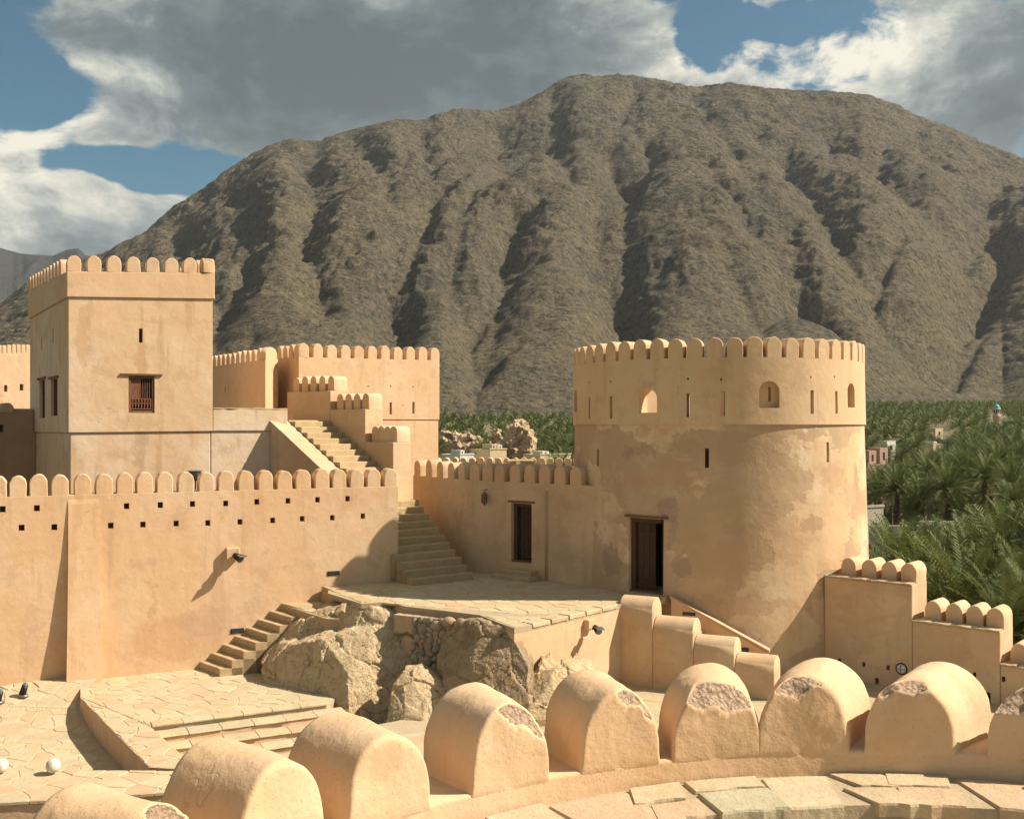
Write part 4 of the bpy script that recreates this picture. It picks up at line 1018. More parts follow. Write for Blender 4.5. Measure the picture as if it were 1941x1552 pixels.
for i in range(NM):
    a = 2*math.pi*(i+.35)/NM; r_ = 4.012
    me = merlon_mesh(.385, .50, .40, M['plaster_drum'], random.randrange(4))
    inst('merlon', me, rt, (RC.x-.02+r_*math.cos(a), RC.y+r_*math.sin(a), ZR), a+math.pi/2+random.uniform(-.015, .015), (random.uniform(.96, 1.03), 1, random.uniform(.96, 1.04)))
# doors
def door(parent, q, u, z0, z1, Wd, fz_, leaf_open, lw, lint_z, mat=M['wood'], leaves=2):
    d = box('door', (*off(q, u, 0, 1.2), (z0+z1)/2), u, Wd*.9, .05, z1-z0, M['dark'], parent, 0)  # black sheet deep in the recess, painted as the unlit room
    zc_ = (z0+z1)/2; H = z1-z0
    for dx in (-Wd/2+.06, Wd/2-.045): box('frame', (*off(q, u, dx, .10), zc_), u, .12 if dx < 0 else .08, .12, H-.004, mat, d, .006)
    box('frame', (*off(q, u, 0, .10), z1-.06), u, Wd-.24, .12, .10, mat, d, .006)
    box('sill', (*off(q, u, 0, .0), z0+.02), u, Wd+.04, .30, .045, M['wood_grey'], d, .006)
    # left leaf, half open
    h0 = off(q, u, -Wd/2+.13, .24); ang = R(leaf_open); lu = (u[0]*math.cos(ang)-u[1]*math.sin(ang), u[1]*math.cos(ang)+u[0]*math.sin(ang))
    n = 3; w1 = lw/n
    for i in range(n):
        c = off(h0, lu, w1*(i+.5), 0); box('leaf_board', (*c, zc_-.02), lu, w1-.006, .035, H-.16, mat, d, .004)
    for z in (z0+.35, zc_, z1-.4): box('leaf_batten', (*off(h0, lu, lw/2, -.02), z), lu, lw-.04, .02, .08, mat, d, .003)
    box('leaf_post', (*off(h0, lu, lw, -.04), zc_-.02), lu, .05, .07, H-.16, mat, d, .004)
    box('lintel', (*off(q, u, -.0, -.04), lint_z), u, Wd+.24, .30, .06, M['wood_grey'], parent, .006)
    return d
dqp = off(dq, du, 0, .05)
door(rt, dqp, du, dz0, dz1, DW, 0, 28, .42, dz1+.045)
rough_block('door_step', [off(dq, du, -.65, -.16), off(dq, du, .65, -.16), off(dq, du, .65, .25), off(dq, du, -.65, .25)], ZT-.05, ZT+.05, M['step'], rt, 8, .015, 6)

# ---- shaded wall with the second door, and the stair's flank wall
wA, wB = (-1.31, 29.4), (1.75, 26.87); uW, LW = unit(wA, wB)
wC = (X_(783, 32.2), 32.2); uX, LX = unit(wC, wA)
wB2 = (2.35, 26.5)
sw = thing('shaded_wall', 'shaded merlon wall with a narrow wooden door next to the round tower', 'wall', (0, 28, -7.5))
zw = -1.60
q2 = on(988, wA, wB); d2z0, d2z1 = Z_(1066, q2[1]), Z_(954, q2[1]); D2W = .74
cw = [obox((q2[0], q2[1], (d2z0+d2z1)/2), uW, D2W, 1.3, d2z1-d2z0, .3)]
poly = [wC, wA, wB, (wB2[0], wB2[1]), (3.6, 27.4), off(wB, uW, .4, 2.4), off(wA, uW, 1.2, 2.0), (wA[0]+.3, wA[1]+2.4), off(wC, uX, .5, .5)]
poly = [wC, wA, wB, wB2, (3.9, 28.2), (1.2, 31.0), (-1.1, 32.6), off(wC, uX, 0, .55)]
prism('wall', poly, -7.6, zw, M['plaster_wall2'], sw, bev=.01, cuts=cw)
merlons(sw, [(*on(c, wA, wB), zw) for c in (899, 923, 946, 975, 1003, 1031, 1060, 1090)], uW, .375, .50, .42, M['plaster_wall2'], .004)
merlons(sw, [(*on(c, wC, wA), zw) for c in (790, 812, 833, 854, 874)], uX, .375, .50, .42, M['plaster_wall2'], .004)
door(sw, off(q2, uW, 0, .03), uW, d2z0, d2z1, D2W, 0, 25, .34, d2z1+.045)
qf = off(q2, uW, -.62, -.42)
for i, (w_, dd_) in enumerate(((1.35, .55), (1.1, .34))):
    a = off(q2, uW, -w_/2+.05, -dd_); b = off(q2, uW, w_/2+.05, -dd_); c = off(q2, uW, w_/2+.05, 0.02); d = off(q2, uW, -w_/2+.05, 0.02)
    rough_block('door_step', [a, b, c, d], ZT-.02+i*.12, ZT+.13+i*.13, M['step'], sw, 12+i, .02, 7)
qp = on(1036, wA, wB)
for dx in (-.03, .03):
    bm = bmesh.new(); bmesh.ops.create_cone(bm, cap_ends=True, segments=8, radius1=.012, radius2=.012, depth=2.45, matrix=Matrix.Translation((*off(qp, uW, dx, -.02), (Z_(928, qp[1])+ZT)/2)))
    bm_obj('conduit', bm, M['plaster_wall2'], sw, True)
# lantern
ql = on(924, wA, wB); zl_ = Z_(944, ql[1])
ln = thing('wall_lantern', 'pointed pierced metal lantern hanging on the shaded wall left of the narrow door', 'lantern', (ql[0], ql[1], zl_))
bm = bmesh.new(); c = off(ql, uW, 0, -.14); rings = []
for z, r_ in ((.24, .006), (.20, .02), (.15, .06), (.06, .075), (-.06, .08), (-.15, .055), (-.2, .015), (-.23, .004)): rings.append([bm.verts.new((c[0]+r_*math.cos(a*math.pi/4), c[1]+r_*math.sin(a*math.pi/4), zl_+z)) for a in range(8)])
for r0, r1 in zip(rings, rings[1:]):
    for a in range(8): bm.faces.new((r0[a], r1[a], r1[(a+1) % 8], r0[(a+1) % 8]))
bm_obj('lantern_body', bm, M['amber'], ln)
for a in range(8):
    bm = bmesh.new(); bmesh.ops.create_cube(bm, size=1, matrix=Matrix.Translation((c[0]+.078*math.cos(a*math.pi/4), c[1]+.078*math.sin(a*math.pi/4), zl_))@Matrix.Diagonal((.012, .012, .26, 1))); bm_obj('rib', bm, M['black'], ln)
box('bracket', (*off(ql, uW, 0, -.16), zl_+.25), uW, .025, .16, .02, M['black'], ln, 0)
# dark gap fitting: black floodlight standing in the merlon gap
def flood(px, py, Y, label, wpx=34, hpx=20, turn=0., name='floodlight'):
    k = Y/F; t = thing(name, label, 'floodlight', P_(px, py, Y))
    u = (math.cos(turn), math.sin(turn)); c = P_(px, py, Y); w_, h_ = wpx*k, hpx*k
    v = []
    for y, s_ in ((-.0, 1.), (.12, .55)):
        for a, b in ((-1, -1), (1, -1), (1, 1), (-1, 1)):
            bb = b*h_/2*s_; v.append((c.x+u[0]*a*w_/2*s_-u[1]*y, c.y+u[1]*a*w_/2*s_+u[0]*y, c.z+bb))
    o = mesh('housing', v, [(0, 1, 2, 3)[::-1][::-1], (7, 6, 5, 4), (0, 4, 5, 1), (1, 5, 6, 2), (2, 6, 7, 3), (3, 7, 4, 0)], M['black'], t); bevel_me(o.data, .006, 1)
    box('lens', (c.x+u[1]*.004, c.y-u[0]*.004, c.z), u, w_*.84, .01, h_*.7, M['lens'], t, 0)
    box('stand', (c.x-u[1]*.05, c.y+u[0]*.05, c.z-h_*.9), u, .035, .03, h_*1.1, M['steel'], t, 0)
    box('bracket', (c.x-u[1]*.02, c.y+u[0]*.02, c.z+h_/2+.012), u, w_*1.15, .04, .02, M['steel'], t, 0)
flood(369, 902, 25.9, 'dark floodlight peeping over the merlons of the long curtain wall', 24, 18)
flood(577, 728, 33.1, 'black and white floodlight standing behind the top step of the stepped parapet', 9, 22, .4)
flood(961, 898, 29.2, 'black floodlight tucked into a merlon gap of the shaded wall', 9, 24, .2)

# ---- back parapet seen over the shaded wall
bA, bB = (X_(822, 44), 44.0), (X_(1100, 44), 44.0); uK, LK = unit(bA, bB)
bp = thing('back_parapet', 'distant low parapet with small pale merlons beyond the shaded wall', 'wall', (1, 44, -7))
prism('wall', [bA, bB, off(bB, uK, 0, .8), off(bA, uK, 0, .8)], -8, Z_(884, 44), M['plaster'], bp, bev=.02)
row(bp, bA, bB, Z_(884, 44), Z_(884, 44), 17, .30, .38, .75, M['plaster'])
cb = thing('stone_canopy', 'flat grey stone cap showing behind the merlons of the shaded wall', 'roof cap', (X_(985, 36), 36, Z_(880, 36)))
rough_block('roof_slab', [(X_(962, 36), 36), (X_(1012, 36), 36), (X_(1012, 37), 37), (X_(962, 37), 37)], Z_(884, 36)-1.5, Z_(872, 36), M['rock'], cb, 4, .03, 6)

# ---- rounded stepped parapet of the yard stair
yA, yB = (2.50, 24.0), (5.95, 22.42); uY, LY = unit(yA, yB)
yp = thing('barrel_parapet', 'parapet of four round-topped steps descending in front of the round tower', 'wall', (4, 23, -7))
def barrel_seg(p, u, L, z0, ztop, Tk, mat, parent, name='round_topped_step', n=14):
    r = Tk/2; prof = [(0, z0)] + [(r-r*math.cos(math.pi*i/n), ztop-r*.9+r*.9*math.sin(math.pi*i/n)) for i in range(n+1)] + [(Tk, z0)]
    v = []; k = len(prof)
    for a, sc in ((0, .96), (.02, 1), (L-.02, 1), (L, .96)):
        for d, z in prof:
            q = off(p, u, a, r+(d-r)*sc); v.append((*q, z0+(z-z0)*(1-(1-sc)*.3)))
    f = [(j*k+i, j*k+i+1, (j+1)*k+i+1, (j+1)*k+i)[::-1] for j in range(3) for i in range(k-1)] + [tuple(range(k)), tuple(range(4*k-1, 3*k-1, -1))]
    o = mesh(name, v, f, mat, parent); bm = bmesh.new(); bm.from_mesh(o.data); bmesh.ops.recalc_face_normals(bm, faces=bm.faces); bm.to_mesh(o.data); bm.free()
    o.data.polygons.foreach_set('use_smooth', [len(p_.vertices) == 4 for p_ in o.data.polygons]); o.data.set_sharp_from_angle(angle=R(50)); return o
xs_ = [1172, 1237, 1314, 1392, 1468]; ys_ = [1128, 1167, 1203, 1237]
def ty(px): k = (px-CX)/F; return (k*yA[1]-yA[0])/(uY[0]-k*uY[1])
for i in range(4):
    a, b = ty(xs_[i]), ty(xs_[i+1]); m_ = off(yA, uY, (a+b)/2, .2)
    barrel_seg(off(yA, uY, a+.003, 0), uY, b-a-.006, -7.5, Z_(ys_[i], m_[1]+.25), .78, M['plaster_wall2'], yp)
# sloping inner stair wall
iA, iB = (X_(1272, 24.55), 24.55), (X_(1455, 23.75), 23.75); uI, LI = unit(iA, iB)
ip = thing('stair_string_wall', 'sloping stair wall with a pale stone coping against the round tower', 'wall', (4.6, 24, -7))
za, zb = Z_(1133, iA[1]), Z_(1236, iB[1])
prism('wall', [iA, iB, off(iB, uI, 0, .16), off(iA, uI, 0, .16)], -7.5, [za, zb, zb, za], M['plaster_pink'], ip, bev=.01)
v = []
for q_, z in ((off(iA, uI, -.03, -.03), za), (off(iB, uI, .04, -.03), zb), (off(iB, uI, .04, .19), zb), (off(iA, uI, -.03, .19), za)): v.append((*q_, z+.003))
v += [(x, y, z+.05) for x, y, z in v]
mesh('coping', v, [(0, 1, 5, 4), (1, 2, 6, 5), (2, 3, 7, 6), (3, 0, 4, 7), (4, 5, 6, 7), (3, 2, 1, 0)], M['flag'], ip)
plate(1306, 1163, 24, 6, iA, iB, 'small dark oblong plate on the sloping stair wall, upper of two')
plate(1407, 1231, 24, 9, iA, iB, 'small dark oblong plate on the sloping stair wall, lower of two')
# the stair treads between the barrel parapet and the string wall
for i in range(8):
    a = ty(1255)+i*.34; z1 = ZT-.50-i*.17
    rough_block('step', [off(yA, uY, a, .80), off(yA, uY, a+.36, .80), off(yA, uY, a+.36, 1.5), off(yA, uY, a, 1.5)], -7.5, z1, M['step'], ip, 200+i, .01, 3)

# ---- stepped parapet on the right
rpA = (7.70, 24.78); uP = (.75, -.661)
rp = thing('right_stepped_parapet', 'shaded wall stepping down to the right of the round tower with merlons on each step', 'wall', (9.5, 23.5, -7.5))
def tp_(px): k = (px-CX)/F; return (k*rpA[1]-rpA[0])/(uP[0]-k*uP[1])
TP = 1.0
steps = [(1562, 1722, -3.72, [1608, 1647, 1685, 1722]), (1722, 1880, -4.55, [1768, 1808, 1847, 1886]), (1880, 2060, -5.27, [1932, 1974, 2016])]
hol = [(1591, 1252, .09, .12), (1637, 1259, .08, .12), (1683, 1265, .08, .12), (1610, 1283, .08, .12), (1847, 1279, .08, .12), (1902, 1287, .08, .12), (1662, 1300, .09, .40), (1873, 1331, .10, .45)]
for si, (xa, xb, zt, mx) in enumerate(steps):
    ta, tb = (tp_(xa) if si == 0 else tb), 0
    qs = off(rpA, uP, 0, .30); kx = (mx[-1]-CX)/F; tb = (kx*qs[1]-qs[0])/(uP[0]-kx*uP[1])+.19
    hc = []
    for px, py, w_, h_ in hol:
        if xa <= px < xb:
            t_ = tp_(px); c = off(rpA, uP, t_, 0); hc.append(obox((c[0], c[1], Z_(py, c[1])), uP, w_, .5, h_))
    prism('wall', [off(rpA, uP, ta+.003, 0), off(rpA, uP, tb, 0), off(rpA, uP, tb, TP), off(rpA, uP, ta+.003, TP)], -14, zt, M['plaster_wall2'], rp, bev=.03, cuts=hc or None)
    for j, px in enumerate(mx):
        w_ = .37; qs = off(rpA, uP, 0, .30); kx = (px-CX)/F; t_ = (kx*qs[1]-qs[0])/(uP[0]-kx*uP[1])
        me = merlon_mesh(w_, .46, TP-.31, M['plaster_near'], random.randrange(4))
        c = off(qs, uP, t_, 0); inst('merlon', me, rp, (c[0], c[1], zt), math.atan2(uP[1], uP[0]))
    for j in range(4):     # thin capping stones on the inner ledge
        a0 = ta+(tb-ta)*j/4+.01; a1 = ta+(tb-ta)*(j+1)/4-.01
        rough_block('capping_stone', [off(rpA, uP, a0, -.04), off(rpA, uP, a1, -.04), off(rpA, uP, a1, .27), off(rpA, uP, a0, .27)], zt+.002, zt+.03, M['flag_near'], rp, si*7+j, .02, 4)
# round bulkhead lamp
c = off(rpA, uP, tp_(1709), -.0); zc = Z_(1267, c[1])
rl = thing('bulkhead_lamp', 'round white bulkhead lamp with a black cage on the shaded right wall', 'wall lamp', (c[0], c[1], zc))
nrm = Vector((uP[1], -uP[0], 0)); rot = nrm.to_track_quat('Z', 'Y').to_matrix().to_4x4(); cc = Vector((*c, zc))
bm = bmesh.new(); bmesh.ops.create_uvsphere(bm, u_segments=20, v_segments=12, radius=.12, matrix=Matrix.Translation(cc)@rot@Matrix.Diagonal((1, 1, .55, 1))); bm_obj('glass', bm, M['glass'], rl, True)
def torus(name, ctr, rot, R0, r0, mat, parent, n=24, m_=6):
    v = []
    for i in range(n):
        for j in range(m_):
            a, b = 2*math.pi*i/n, 2*math.pi*j/m_; p = Vector(((R0+r0*math.cos(b))*math.cos(a), (R0+r0*math.cos(b))*math.sin(a), r0*math.sin(b))); v.append(Matrix.Translation(ctr)@rot@p)
    f = [(i*m_+j, ((i+1) % n)*m_+j, ((i+1) % n)*m_+(j+1) % m_, i*m_+(j+1) % m_) for i in range(n) for j in range(m_)]
    return mesh(name, v, f, mat, parent, True)
torus('rim', cc+nrm*.01, rot, .125, .016, M['black'], rl)
for r2 in (Matrix.Rotation(R(90), 4, 'X'), Matrix.Rotation(R(90), 4, 'Y')):
    torus('cage_bar', cc, rot@Matrix.Diagonal((1, 1, .62, 1))@r2, .122, .006, M['black'], rl)

# ---- near round tower we stand on: parapet ring, merlons, walkway
NC_ = Vector((1.9, 1.95, 0)); RI, RO = 3.65, 4.20; ZG, ZW = -1.815, -1.94
nt = thing('near_parapet', 'curved parapet wall in the foreground carrying large broken-topped merlons', 'parapet', (NC_.x, NC_.y, -7.5))
def arc(r, a): return (NC_.x+r*math.cos(a), NC_.y+r*math.sin(a))
A0, A1 = R(8), R(172); NS = 96; v = []
for i in range(NS+1):
    a = A0+(A1-A0)*i/NS; w = .012*noise.noise(Vector((a*9, 0, 0)))
    for r_, z in ((RI+.01, -7.5), (RI-.008, ZW-.05), (RI-.002, ZW+.012), (RI, ZG-.02), (RI+.002, ZG-.008), (RI+.012, ZG+w*.4), (RO-.03, ZG-.035), (RO, ZG-.06), (RO+.05, -7.5)): v.append((*arc(r_, a), z))
f = [(i*9+k, i*9+k+1, (i+1)*9+k+1, (i+1)*9+k)[::-1] for i in range(NS) for k in range(8)]
o = mesh('wall', v, f, M['near'], nt, True)
def near_merlon(a_c, w, h, breaks, seed, sk=0.):
    """merlon bent to the ring; breaks: planes (x0, y0, z0, nx, ny, nz) in local coordinates that shear off plaster"""
    rnd = random.Random(seed); n = 54; T_ = RO-RI-.01; r = w/2; rz = h*.86
    prof = []
    for i in range(5): prof.append((r+.022*(1-i/5)**2, -.05+(h-rz+.05)*i/5))
    for i in range(n+1): a = math.pi*i/n; ca, sa = math.cos(a), math.sin(a); prof.append((r*math.copysign(abs(ca)**.93, ca), h-rz+rz*sa**.96))
    for i in range(4, -1, -1): prof.append((-r-.022*(1-i/5)**2, -.05+(h-rz+.05)*i/5))
    k = len(prof); bv = .028; rows = [(0., s_) for s_ in (.02, .2, .36, .5, .6, .68, .75, .81, .86, .9, .935)] + [(.002, .962), (.008, .985), (.02, .997)] + [(.035+(T_-.07)*i/22, 1.) for i in range(23)] + [(T_-.018, .995), (T_-.006, .97), (T_, .92), (T_, .5), (T_, .02)]
    v = []; br = []
    for y, s_ in rows:
        for x, z in prof:
            p = Vector((x*s_+sk*y, y, -.05+(z+.05)*s_)); b_ = 0.
            if z*s_ > .01: p += Vector((1, 1, 1))*0
            d0 = (.010*noise.noise(p*5+Vector((seed*3, 0, 0)))+.0025*noise.noise(p*24))*max(.12, min(1, p.z*8))
            p.y += d0*(1 if s_ < .99 else .3); p.z += d0*max(0, min(1, p.z*6)); p.y += max(0., (-.004-p.z)/.05)*.012-.005; p.x += d0*(x/r)*.8
            for (x0, y0, z0, nx, ny, nz, amp) in breaks:
                N_ = Vector((nx, ny, nz)).normalized(); q = Vector((p.x-x0, p.y-y0, p.z-z0)); wv = noise.noise(p*8+Vector((seed, 2, 1)))*.03
                dd_ = q.dot(N_)+wv
                if dd_ > 0:
                    rg = noise.fractal(p*34, .6, 2.2, 4)*amp+noise.noise(p*16)*amp
                    p -= N_*(dd_+.012+abs(rg)*.8); b_ = max(b_, min(1, .4+dd_*60))
            ang = a_c-p.x/RI; q = arc(RI+p.y, ang)
            v.append((q[0], q[1], ZG+p.z)); br.append(b_)
    f = [(j*k+i, (j+1)*k+i, (j+1)*k+i+1, j*k+i+1)[::-1] for j in range(len(rows)-1) for i in range(k-1)]
    o = mesh('merlon', v, f, M['near'], nt, True)
    at = o.data.attributes.new('broken', 'FLOAT', 'POINT'); at.data.foreach_set('value', br)
    bm = bmesh.new(); bm.from_mesh(o.data); bmesh.ops.recalc_face_normals(bm, faces=bm.faces); bm.to_mesh(o.data); bm.free(); return o
mpos = [(-1.42, 3.70), (-1.02, 4.12), (-.56, 4.60), (0.0, 5.03), (.58, 5.30), (1.14, 5.50), (1.66, 5.58), (2.22, 5.57), (2.82, 5.40), (3.4, 5.1)]
angs = []
def ring_far(px):
    k = (px-CX)/F; a = 1+k*k; b = -2*(k*NC_.x+NC_.y); d = NC_.x**2+NC_.y**2-RI*RI; y = (-b+math.sqrt(b*b-4*a*d))/(2*a); return (k*y, y)
for px in (306, 534, 738, 968, 1176, 1358, 1520, 1722, 1962, 2180):
    x, y = ring_far(px); angs.append(math.atan2(y-NC_.y, x-NC_.x))
H_ = .405
brk = {0: [(-.0, 0, .32, .3, -.8, .5, .02)], 3: [(.03, .0, .325, .38, -.72, .62, .012)], 4: [(.06, 0, .335, .38, -.75, .6, .012)], 5: [(.02, 0, .275, .10, -.62, .78, .014)], 6: [(-.03, 0, .34, -.12, -.58, .80, .011)], 7: [(-.03, 0, .34, -.08, -.58, .80, .011)], 8: [(-.02, 0, .28, -.2, -.62, .76, .014)]}
wid = [.47, .47, .48, .47, .48, .53, .53, .50, .50, .5]
for i, a in enumerate(angs): near_merlon(a, wid[i]*.98, H_*(.97+.03*math.sin(i*2.3)), brk.get(i, []), i+1, (0, 0, 0, .05, .07, .26, .52, .58, .6, .6)[i])
wk = bpy.data.objects.new('walkway', None); COL.objects.link(wk); wk.location = (NC_.x, NC_.y, ZW); wk['kind'] = 'structure'
v = []
for i in range(NS+1):
    a = A0+(A1-A0)*i/NS
    for r_, z in ((RI+.02, ZW-.012), (RI-.44+.02*noise.noise(Vector((a*8, 3, 0))), ZW-.014), (RI-.45, ZW-.16)): v.append((*arc(r_, a), z))
mesh('walkway_bed', v, [(i*3+k, i*3+k+1, (i+1)*3+k+1, (i+1)*3+k) for i in range(NS) for k in range(2)], M['mortar'], wk)
prism('roof_floor', [arc(RI-.4, 2*math.pi*i/48) for i in range(48)], ZW-.4, ZW-.15, M['mortar'], wk, bev=0)
# big irregular walkway slabs along the ring
rw_ = random.Random(21); a = R(20); cuts_ = []
while a < R(160): cuts_.append(a); a += rw_.uniform(.085, .15)
for j, (a, b) in enumerate(zip(cuts_, cuts_[1:])):
    two = rw_.random() < .55; rr = [RI-.012, RI-.012-rw_.uniform(.17, .25), RI-.455] if two else [RI-.012-rw_.uniform(0, .03), RI-.45]
    sk_ = rw_.uniform(-.035, .035)
    for (r1, r0) in zip(rr, rr[1:]):
        g = .010; vv = []; N_ = 5; top = ZW+rw_.uniform(-.002, .010)
        out = [(r1-g*.6-rw_.uniform(0, .006), a+g/3.4+(b-a-2*g/3.4)*t/N_) for t in range(N_+1)] + [(r0+g+rw_.uniform(-.012, .014)-(.03 if r0 < RI-.4 else 0), b-g/3.4-(b-a-2*g/3.4)*t/N_+sk_) for t in range(N_+1)]
        ccr = sum(p[0] for p in out)/len(out); cca = sum(p[1] for p in out)/len(out); n = len(out)
        for d, z in ((1.0, top-.07), (1.0, top-.012), (.965, top)):
            for r_, aa in out: vv.append((*arc(ccr+(r_-ccr)*d, cca+(aa-cca)*d), z+.004*noise.noise(Vector((r_*9, aa*20, j)))))
        ff = [tuple(range(3*n-1, 2*n-1, -1))] + [(l*n+i, (l+1)*n+i, (l+1)*n+(i+1) % n, l*n+(i+1) % n) for l in (0, 1) for i in range(n)]
        mesh('flagstone', vv, ff, M['flag_near'], wk)

# ---- boulders
o = rock_obj('boulder_ledge', [[(485, 1240, 24.2), (500, 1212, 24.7), (560, 1160, 25.2), (620, 1145, 24.9), (700, 1137, 24.2), (785, 1150, 23.8), (800, 1178, 23.5), (790, 1215, 23.3), (650, 1228, 23.7), (540, 1240, 23.9)],
                               [(600, 1200, 24.2), (700, 1192, 23.0), (790, 1200, 23.3), (799, 1240, 23.0), (738, 1335, 22.1), (722, 1400, 21.6), (640, 1410, 21.5), (672, 1300, 22.2), (585, 1375, 22.4), (500, 1300, 23.6), (487, 1235, 24.2)]],
             M['rock'], voxel=.035, amp=.045, fine=.028, seed=1, back=1.6)
tag(o, 'largest pale boulder, a jutting ledge between the long stair and the pebble rubble', 'boulder')
o = rock_obj('boulder', [[(795, 1264, 21.7), (762, 1268, 21.8), (742, 1300, 21.5), (720, 1395, 21.0), (760, 1430, 20.8), (835, 1400, 20.9), (852, 1330, 21.2), (838, 1290, 21.6), (790, 1335, 20.9)]], M['rock'], voxel=.032, amp=.03, fine=.02, seed=4, back=.8)
tag(o, 'free-standing pointed grey boulder in front of the big ledge', 'boulder')
o = rock_obj('boulder', [[(872, 1172, 22.7), (905, 1170, 22.3), (955, 1192, 21.2), (992, 1212, 20.8), (1016, 1262, 20.7), (1012, 1330, 20.5), (930, 1352, 20.4), (845, 1300, 21.3), (822, 1250, 22.2), (838, 1195, 22.9)]], M['rock_brown'], voxel=.035, amp=.035, fine=.022, seed=7, back=1.4)
tag(o, 'brown slanting banded boulder under the terrace edge', 'boulder')
o = rock_obj('boulder', [[(1005, 1282, 20.6), (1060, 1262, 20.9), (1130, 1264, 21.6), (1142, 1312, 21.5), (1085, 1350, 20.8), (1000, 1355, 20.3), (1000, 1312, 20.5)], [(1022, 1246, 21.2), (1048, 1238, 21.5), (1062, 1290, 21.2), (1015, 1290, 20.8)]], M['rock'], voxel=.035, amp=.04, fine=.022, seed=9, back=1.0)
tag(o, 'low pale boulder at the foot of the pink retaining wall', 'boulder')
rub = thing('rubble_masonry', 'mortared rubble of round dark cobbles between the two biggest boulders', 'rubble wall', (-1.9, 23.4, -7))
prism('mortar_core', [(-2.78, 23.53), (-.78, 22.50), (-.6, 22.9), (-2.5, 24.1)], -7.5, -4.44, M['outcrop'], rub, bev=.0)
rr_ = random.Random(3); pm = []
for k in range(5):
    bm = bmesh.new(); bmesh.ops.create_icosphere(bm, subdivisions=2, radius=1)
    for vv in bm.verts: vv.co *= 1+.22*noise.noise(vv.co*1.3+Vector((k*5, 0, 0)))
    me = bpy.data.meshes.new('cobble'); bm.to_mesh(me); bm.free(); me.materials.append(M['pebble']); me.polygons.foreach_set('use_smooth', [True]*len(me.polygons)); pm.append(me)
pl = []
for _ in range(2500):
    px = rr_.uniform(783, 915); py = rr_.uniform(1152, 1285)
    if px > 848 and py > 1152+(915-px)*.75: continue
    r_ = rr_.uniform(.06, .14)
    Yq = 23.27-(px-783)/120*.80
    x, z = X_(px, Yq), Z_(py, Yq)
    if z > -4.46: continue
    if any((x-a)**2+(z-b)**2 < ((r_+c)*.80)**2 for a, b, c in pl): continue
    pl.append((x, z, r_))
    o = inst('cobble', rr_.choice(pm), rub, (x, Yq+.0, z)); o.rotation_euler = (rr_.uniform(-.4, .4), rr_.uniform(0, 3), rr_.uniform(-.4, .4)); o.scale = (r_*1.2, r_*.75, r_*.95)

# ---- small courtyard objects
def lamp_post(px, py, label):
    Y = -F*zsunk(X_(px, 22.9), 22.9)/(py-HY); x = X_(px, Y); z = zsunk(x, Y)
    t = thing('ground_spotlight', label, 'ground light', (x, Y, z), 'ground spotlights in the sunken court')
    bm = bmesh.new(); bmesh.ops.create_cone(bm, cap_ends=True, segments=16, radius1=.08, radius2=.065, depth=.22, matrix=Matrix.Translation((x, Y, z+.16))@Matrix.Rotation(R(18), 4, 'Y')); bm_obj('lamp_body', bm, M['black'], t, True)
    bm = bmesh.new(); bmesh.ops.create_cone(bm, cap_ends=True, segments=16, radius1=.11, radius2=.09, depth=.05, matrix=Matrix.Translation((x, Y, z+.03))); bm_obj('base', bm, M['steel'], t, True)
    bm = bmesh.new(); bmesh.ops.create_uvsphere(bm, u_segments=12, v_segments=8, radius=.06, matrix=Matrix.Translation((x+.03, Y, z+.27))); bm_obj('lens', bm, M['lens'], t, True)
lamp_post(45, 1326, 'small dark ground spotlight on the paving below the curtain wall')
lamp_post(-2, 1330, 'dark ground spotlight cut by the left edge of the photo')
for px, py, lb_ in ((101, 1462, 'round white stone ball on the front landing beside the nearest left merlon'), (2, 1470, 'round white stone ball at the left edge of the front landing')):
    bm = bmesh.new(); bmesh.ops.create_uvsphere(bm, u_segments=24, v_segments=14, radius=.125); 
    for vv in bm.verts: vv.co *= 1+.02*noise.noise(vv.co*9)
    o = bm_obj('stone_ball', bm, M['white'], None, True); o.location = (X_(px, 17.75), 17.75, ZC+.13); tag(o, lb_, 'stone ball')

# ================================================================== OASIS
def frond_mesh(L, droop, nl, lw, seed, wide=1.):
    rnd = random.Random(seed); v, f, age = [], [], []; N = 10; sp_l = []
    for i in range(N+1):
        t = i/N; sp_l.append(Vector((L*(t-.10*droop*t*t), 0, L*(.34*t-droop*.62*t*t))))
    def at(t):
        k = min(N-1, int(t*N)); return sp_l[k].lerp(sp_l[k+1], t*N-k)
    for i in range(N):
        a, b = sp_l[i], sp_l[i+1]; w = .022*(1-i/N)+.004; n = len(v)
        v += [a+Vector((0, w, 0)), a-Vector((0, w, 0)), b-Vector((0, w*.8, 0)), b+Vector((0, w*.8, 0))]; f.append((n, n+1, n+2, n+3)); age += [.35]*4
    for i in range(nl):
        t = .12+.88*i/nl
        for s_ in (-1, 1):
            p = at(min(.999, t)); d = (at(min(1, t+.05))-p).normalized() if t < .95 else (sp_l[-1]-sp_l[-2]).normalized()
            ll = L*.135*wide*(math.sin(math.pi*min(1, .18+t*.80))**.6)*rnd.uniform(.8, 1.15)
            out = Vector((d.x*.75, s_*1.0, d.z*.75+.55+rnd.uniform(-.3, .2))).normalized()
            tip = p+out*ll+Vector((0, 0, -.18*ll)); w = d*lw*rnd.uniform(.8, 1.2); n = len(v); mid = p.lerp(tip, .55)+Vector((0, 0, .05*ll))
            v += [p-w*.5, p+w*.5, mid+w*.6, mid-w*.6, tip]; f += [(n, n+1, n+2, n+3), (n+3, n+2, n+4)]; g = rnd.uniform(0, .12); age += [g]*5
    me = bpy.data.meshes.new('frond'); me.from_pydata([tuple(p) for p in v], [], f); me.materials.append(M['leaf']); a_ = me.attributes.new('age', 'FLOAT', 'POINT'); a_.data.foreach_set('value', age)
    me.update(); return me, v, f, age
